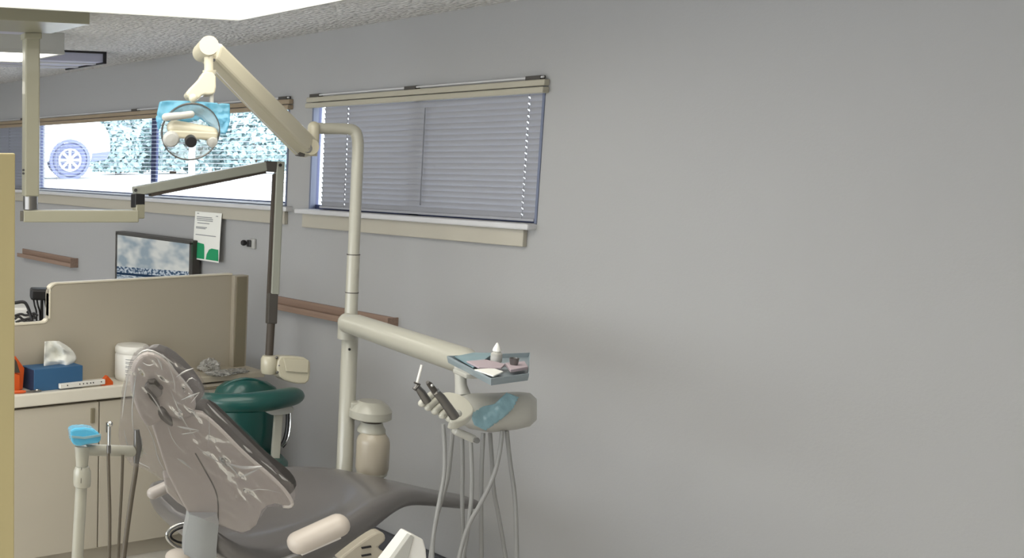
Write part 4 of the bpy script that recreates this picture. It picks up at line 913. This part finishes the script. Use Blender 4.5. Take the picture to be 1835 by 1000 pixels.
# ================================================================== ASSISTANT ARM
da = 2.95
t = thing('suction_bracket', at(145, 1000, da), 'white jointed assistant arm rising at the lower left beside the cabinet', 'arm')
obj('lower_tube', tube(NB(), [at(146, 868, da), at(138, 1010, da), at(134, 1150, da)], px(10.5, da), 20), 'white', t)
obj('joint_half', lathe(NB(), [(px(9, da), -.001), (px(15, da), 0.004), (px(16, da), px(12, da)), (px(15.5, da), px(30, da)), (px(12, da), px(38, da))], at(147, 873, da), V((0, 0, 1)), 26), 'white', t)
obj('joint_seam', beam(NB(), at(146, 838, da - .026), at(145, 866, da - .028), .0015, .002, up=CF), 'dgrey', t, smooth=False)
obj('elbow', tube(NB(), [at(147, 838, da), at(147, 800, da)], [px(10.5, da), px(13.5, da)], 22), 'white', t)
obj('upper_tube', tube(NB(), [at(150, 806, da), at(250, 809, da + .12)], px(10.5, da), 20), 'white', t)
bx_ = NB(); prism(bx_, [at(x, y, da - .05) for x, y in rnd([(125, 768), (163, 766), (181, 778), (181, 794), (160, 796), (140, 801), (129, 795), (127, 782)], 1)], CF * .08)
obj('film_wrapped_knob', bx_, 'bluef', t, smooth=False, bevel=.006, seg=2, label='blue film wrapped knob')
obj('film_fold', prism(NB(), [at(x, y, da - .056) for x, y in [(128, 781), (150, 783), (181, 778), (181, 782), (152, 787), (129, 785)]], CF * .01), 'paleblue', t, smooth=False)
t = thing('saliva_ejector', at(197, 808, da - .06), 'chrome ball-ended suction handle hooked on the assistant arm', 'suction tool')
dj = da - .05
obj('ball_tip', ball(NB(), at(197, 760, dj), px(5.5, dj), 16), 'chrome', t)
obj('stem', tube(NB(), [at(196, 762, dj), at(195, 808, dj)], px(2.8, dj), 12), 'chrome', t)
obj('ferrule', tube(NB(), [at(195, 798, dj), at(195, 812, dj)], px(4, dj), 12), 'steel', t)
obj('hook', tube(NB(), [at(191, 757, dj), at(191, 775, dj)], px(1.2, dj), 8), 'steel', t)
obj('hose', tube(NB(), [at(194, 810, dj), at(195, 860, dj), at(197, 920, dj), at(196, 1010, dj), at(192, 1120, dj)], px(3.2, dj), 12, smooth=2), 'hoseb', t)
obj('suction_hose', tube(NB(), [at(220, 815, da + .05), at(218, 880, da + .05), at(213, 960, da + .05), at(210, 1100, da + .05)], px(2.8, da), 12, smooth=2), 'hoseb', label='thin dark hose between the chrome handle and the bag', cat='hose')
obj('suction_hose', tube(NB(), [at(246, 818, da + .20), at(243, 845, da + .19), at(234, 900, da + .18), at(221, 1000, da + .16), at(210, 1110, da + .15)], px(5, da), 12, smooth=2), 'hoseb', label='thick dark hose hanging out of the bag bottom', cat='hose')
obj('suction_valve', tube(NB(), [at(245, 770, da + .1), at(247, 800, da + .1), at(244, 830, da + .1)], [px(5, da), px(8, da), px(5, da)], 16), 'steel', label='metal suction valve inside the clear bag', cat='valve')
# white housing at the bottom
ol = [(736, 955), (760, 967), (763, 985), (765, 1010), (696, 1010)]
t = thing('foot_light_housing', at(735, 1010, 2.7), 'tapered white plastic housing at the bottom edge below the leg rest', 'housing')
obj('cover', prism(NB(), [at(x, y, 2.75) for x, y in [(737, 956), (759, 967), (764, 985), (768, 1040), (672, 1040)]], CF * .07), 'wipes', t, smooth=False, bevel=.005)
obj('side_plate', prism(NB(), [at(x, y, 2.745) for x, y in [(735, 958), (742, 962), (722, 1040), (676, 1040)]], CF * .02), 'palew', t, smooth=False, bevel=.002)
obj('housing_stand', beam(NB(), at(725, 1040, 2.8), V((at(725, 1040, 2.8).x, at(725, 1040, 2.8).y, .0)), .06, .06, up=V((1, 0, 0))), 'palew', t, smooth=False)

# ================================================================== OUTSIDE
g = NB(); N = 14
gv = [[g.verts.new(V((WX + .2 + 34 * i / N, -10 + 60 * j / N, 1.30 + .10 * min(1, i / 4)))) for j in range(N + 1)] for i in range(N + 1)]
for i in range(N):
    for j in range(N): g.faces.new((gv[i][j], gv[i + 1][j], gv[i + 1][j + 1], gv[i][j + 1]))
obj('ground', g, 'asphalt', kind='structure')
# car
dc = 20.5; pc = at(125, 326, dc); GZ = 1.40
ax_ = V((CR.x, CR.y, 0)).normalized(); ay_ = V((CF.x, CF.y, 0)).normalized()
org = V((pc.x, pc.y, GZ))
t = thing('parked_car', org, 'white parked car seen through the blind of the middle window', 'car')
def cpt(u, v, w_): return org + ax_ * u + ay_ * v + V((0, 0, w_))
side = [(.74, .34), (.80, .55), (.76, .84), (.66, 1.02), (.50, 1.10), (.05, 1.14), (-.25, 1.50), (-.8, 1.64), (-2.1, 1.60), (-2.7, 1.20), (-3.4, 1.05), (-3.6, .80), (-3.58, .34), (-2.9, .28)]
arc1 = [(-2.55 + .38 * math.cos(a), .33 + .38 * math.sin(a)) for a in [math.pi * (1 - k / 10) for k in range(11)]]
arc2 = [(.38 * math.cos(a), .33 + .38 * math.sin(a)) for a in [math.pi * (1 - k / 10) for k in range(11)]]
ol = side[:13] + arc1 + [(-2.1, .28), (-.42, .28)] + arc2
obj('body', prism(NB(), [cpt(u, 0, w_) for u, w_ in ol], ay_ * 1.75), 'car', t, smooth=False, bevel=.07, seg=3)
obj('side_window', prism(NB(), [cpt(u, -.008, w_) for u, w_ in [(-.15, 1.16), (-.42, 1.46), (-.9, 1.56), (-1.9, 1.52), (-2.3, 1.18)]], ay_ * .02), 'tyre', t, smooth=False)
obj('bumper', prism(NB(), [cpt(u, -.012, w_) for u, w_ in [(.42, .30), (.72, .34), (.78, .50), (.43, .46)]], ay_ * .03), 'arch', t, smooth=False)
for u in (0, -2.55):
    for v in (0, 1.5):
        wh = obj('wheel', lathe(NB(), [(.20, .02), (.30, -.005), (.335, .02), (.335, .2), (.2, .22)], cpt(u, v, .335), ay_, 36), 'tyre', t)
        rm = NB(); lathe(rm, [(.05, -.012), (.055, .0), (.05, .02)], cpt(u, v, .335), ay_, 16)
        lathe(rm, [(.19, .0), (.225, -.012), (.225, .03), (.19, .03), (.19, 0)], cpt(u, v, .335), ay_, 36, cap=False)
        for k in range(8):
            a = 2 * math.pi * k / 8; c_ = cpt(u, v + .005, .335); dv = ax_ * math.cos(a) + V((0, 0, math.sin(a))); beam(rm, c_ + dv * .04, c_ + dv * .21, .045, .02, up=ay_, wd2=.06)
        obj('rim', rm, 'rim', wh, smooth=False)
    obj('arch_liner', lathe(NB(), [(.395, -.006), (.395, .3), (.34, .3), (.34, -.006), (.395, -.006)], cpt(u, 0, .335), ay_, 36, cap=False), 'arch', t)
# shrubs
def shrub(x, ytop, dd, wr, hr_, lab, seed, gz=GZ, n=2600):
    c_ = at(x, 300, dd); random.seed(seed)
    t = thing('shrub', V((c_.x, c_.y, gz)), lab, 'shrub')
    b_ = NB()
    for k in range(n):
        th = random.uniform(0, 2 * math.pi); ph = math.acos(random.uniform(-.5, 1)); rr_ = random.uniform(.55, 1.0) ** .5
        n_ = V((math.sin(ph) * math.cos(th), math.sin(ph) * math.sin(th), math.cos(ph)))
        lump = 1 + .25 * noise.noise(n_ * 2.5 + V((seed, 0, 0)))
        q = V((c_.x, c_.y, gz + hr_ * .35)) + V((n_.x * wr, n_.y * wr, n_.z * hr_ * .65)) * rr_ * lump
        u_ = V((random.gauss(0, 1), random.gauss(0, 1), random.gauss(0, 1))).normalized(); w__ = u_.cross(n_ + V((.01, .02, 0))).normalized(); s = random.uniform(.05, .11)
        b_.faces.new([b_.verts.new(q + u_ * s * a + w__ * s * .6 * bb) for a, bb in ((-1, 0), (0, -1), (1, 0), (0, 1))])
    me_ = obj('foliage', b_, 'leaf', t, smooth=False, kind='stuff')
    obj('stem', tube(NB(), [V((c_.x, c_.y, gz - .02)), V((c_.x, c_.y, gz + hr_ * .6))], [.08, .04], 8), 'bark', t)
shrub(212, 225, 24, .62, 1.5, 'pale leafy shrub just right of the white car', 11)
shrub(252, 225, 27.2, .8, 1.7, 'shrub left of the window mullion', 12)
shrub(310, 225, 24.4, .85, 1.6, 'shrub behind the round lamp head', 13)
shrub(385, 225, 27.6, 1.1, 1.9, 'shrub seen below the blue film, right of the lamp head', 14)
shrub(455, 225, 24.4, .95, 1.6, 'rightmost shrub beyond the middle window', 15)
shrub(195, 225, 33.5, 1.0, 1.8, 'small shrub half hidden behind the white car', 16)
shrub(345, 225, 31.5, 1.2, 1.9, 'distant shrub between the nearer ones behind the white post', 17)
shrub(488, 225, 30.6, 1.2, 1.9, 'distant shrub at the right end of the bright window', 18)
po_ = at(343, 320, 22)
obj('bollard', tube(NB(), [V((po_.x, po_.y, GZ - .02)), V((po_.x, po_.y, GZ + .75))], .07, 16), 'car', label='white post outside the window below the lamp head', cat='post')
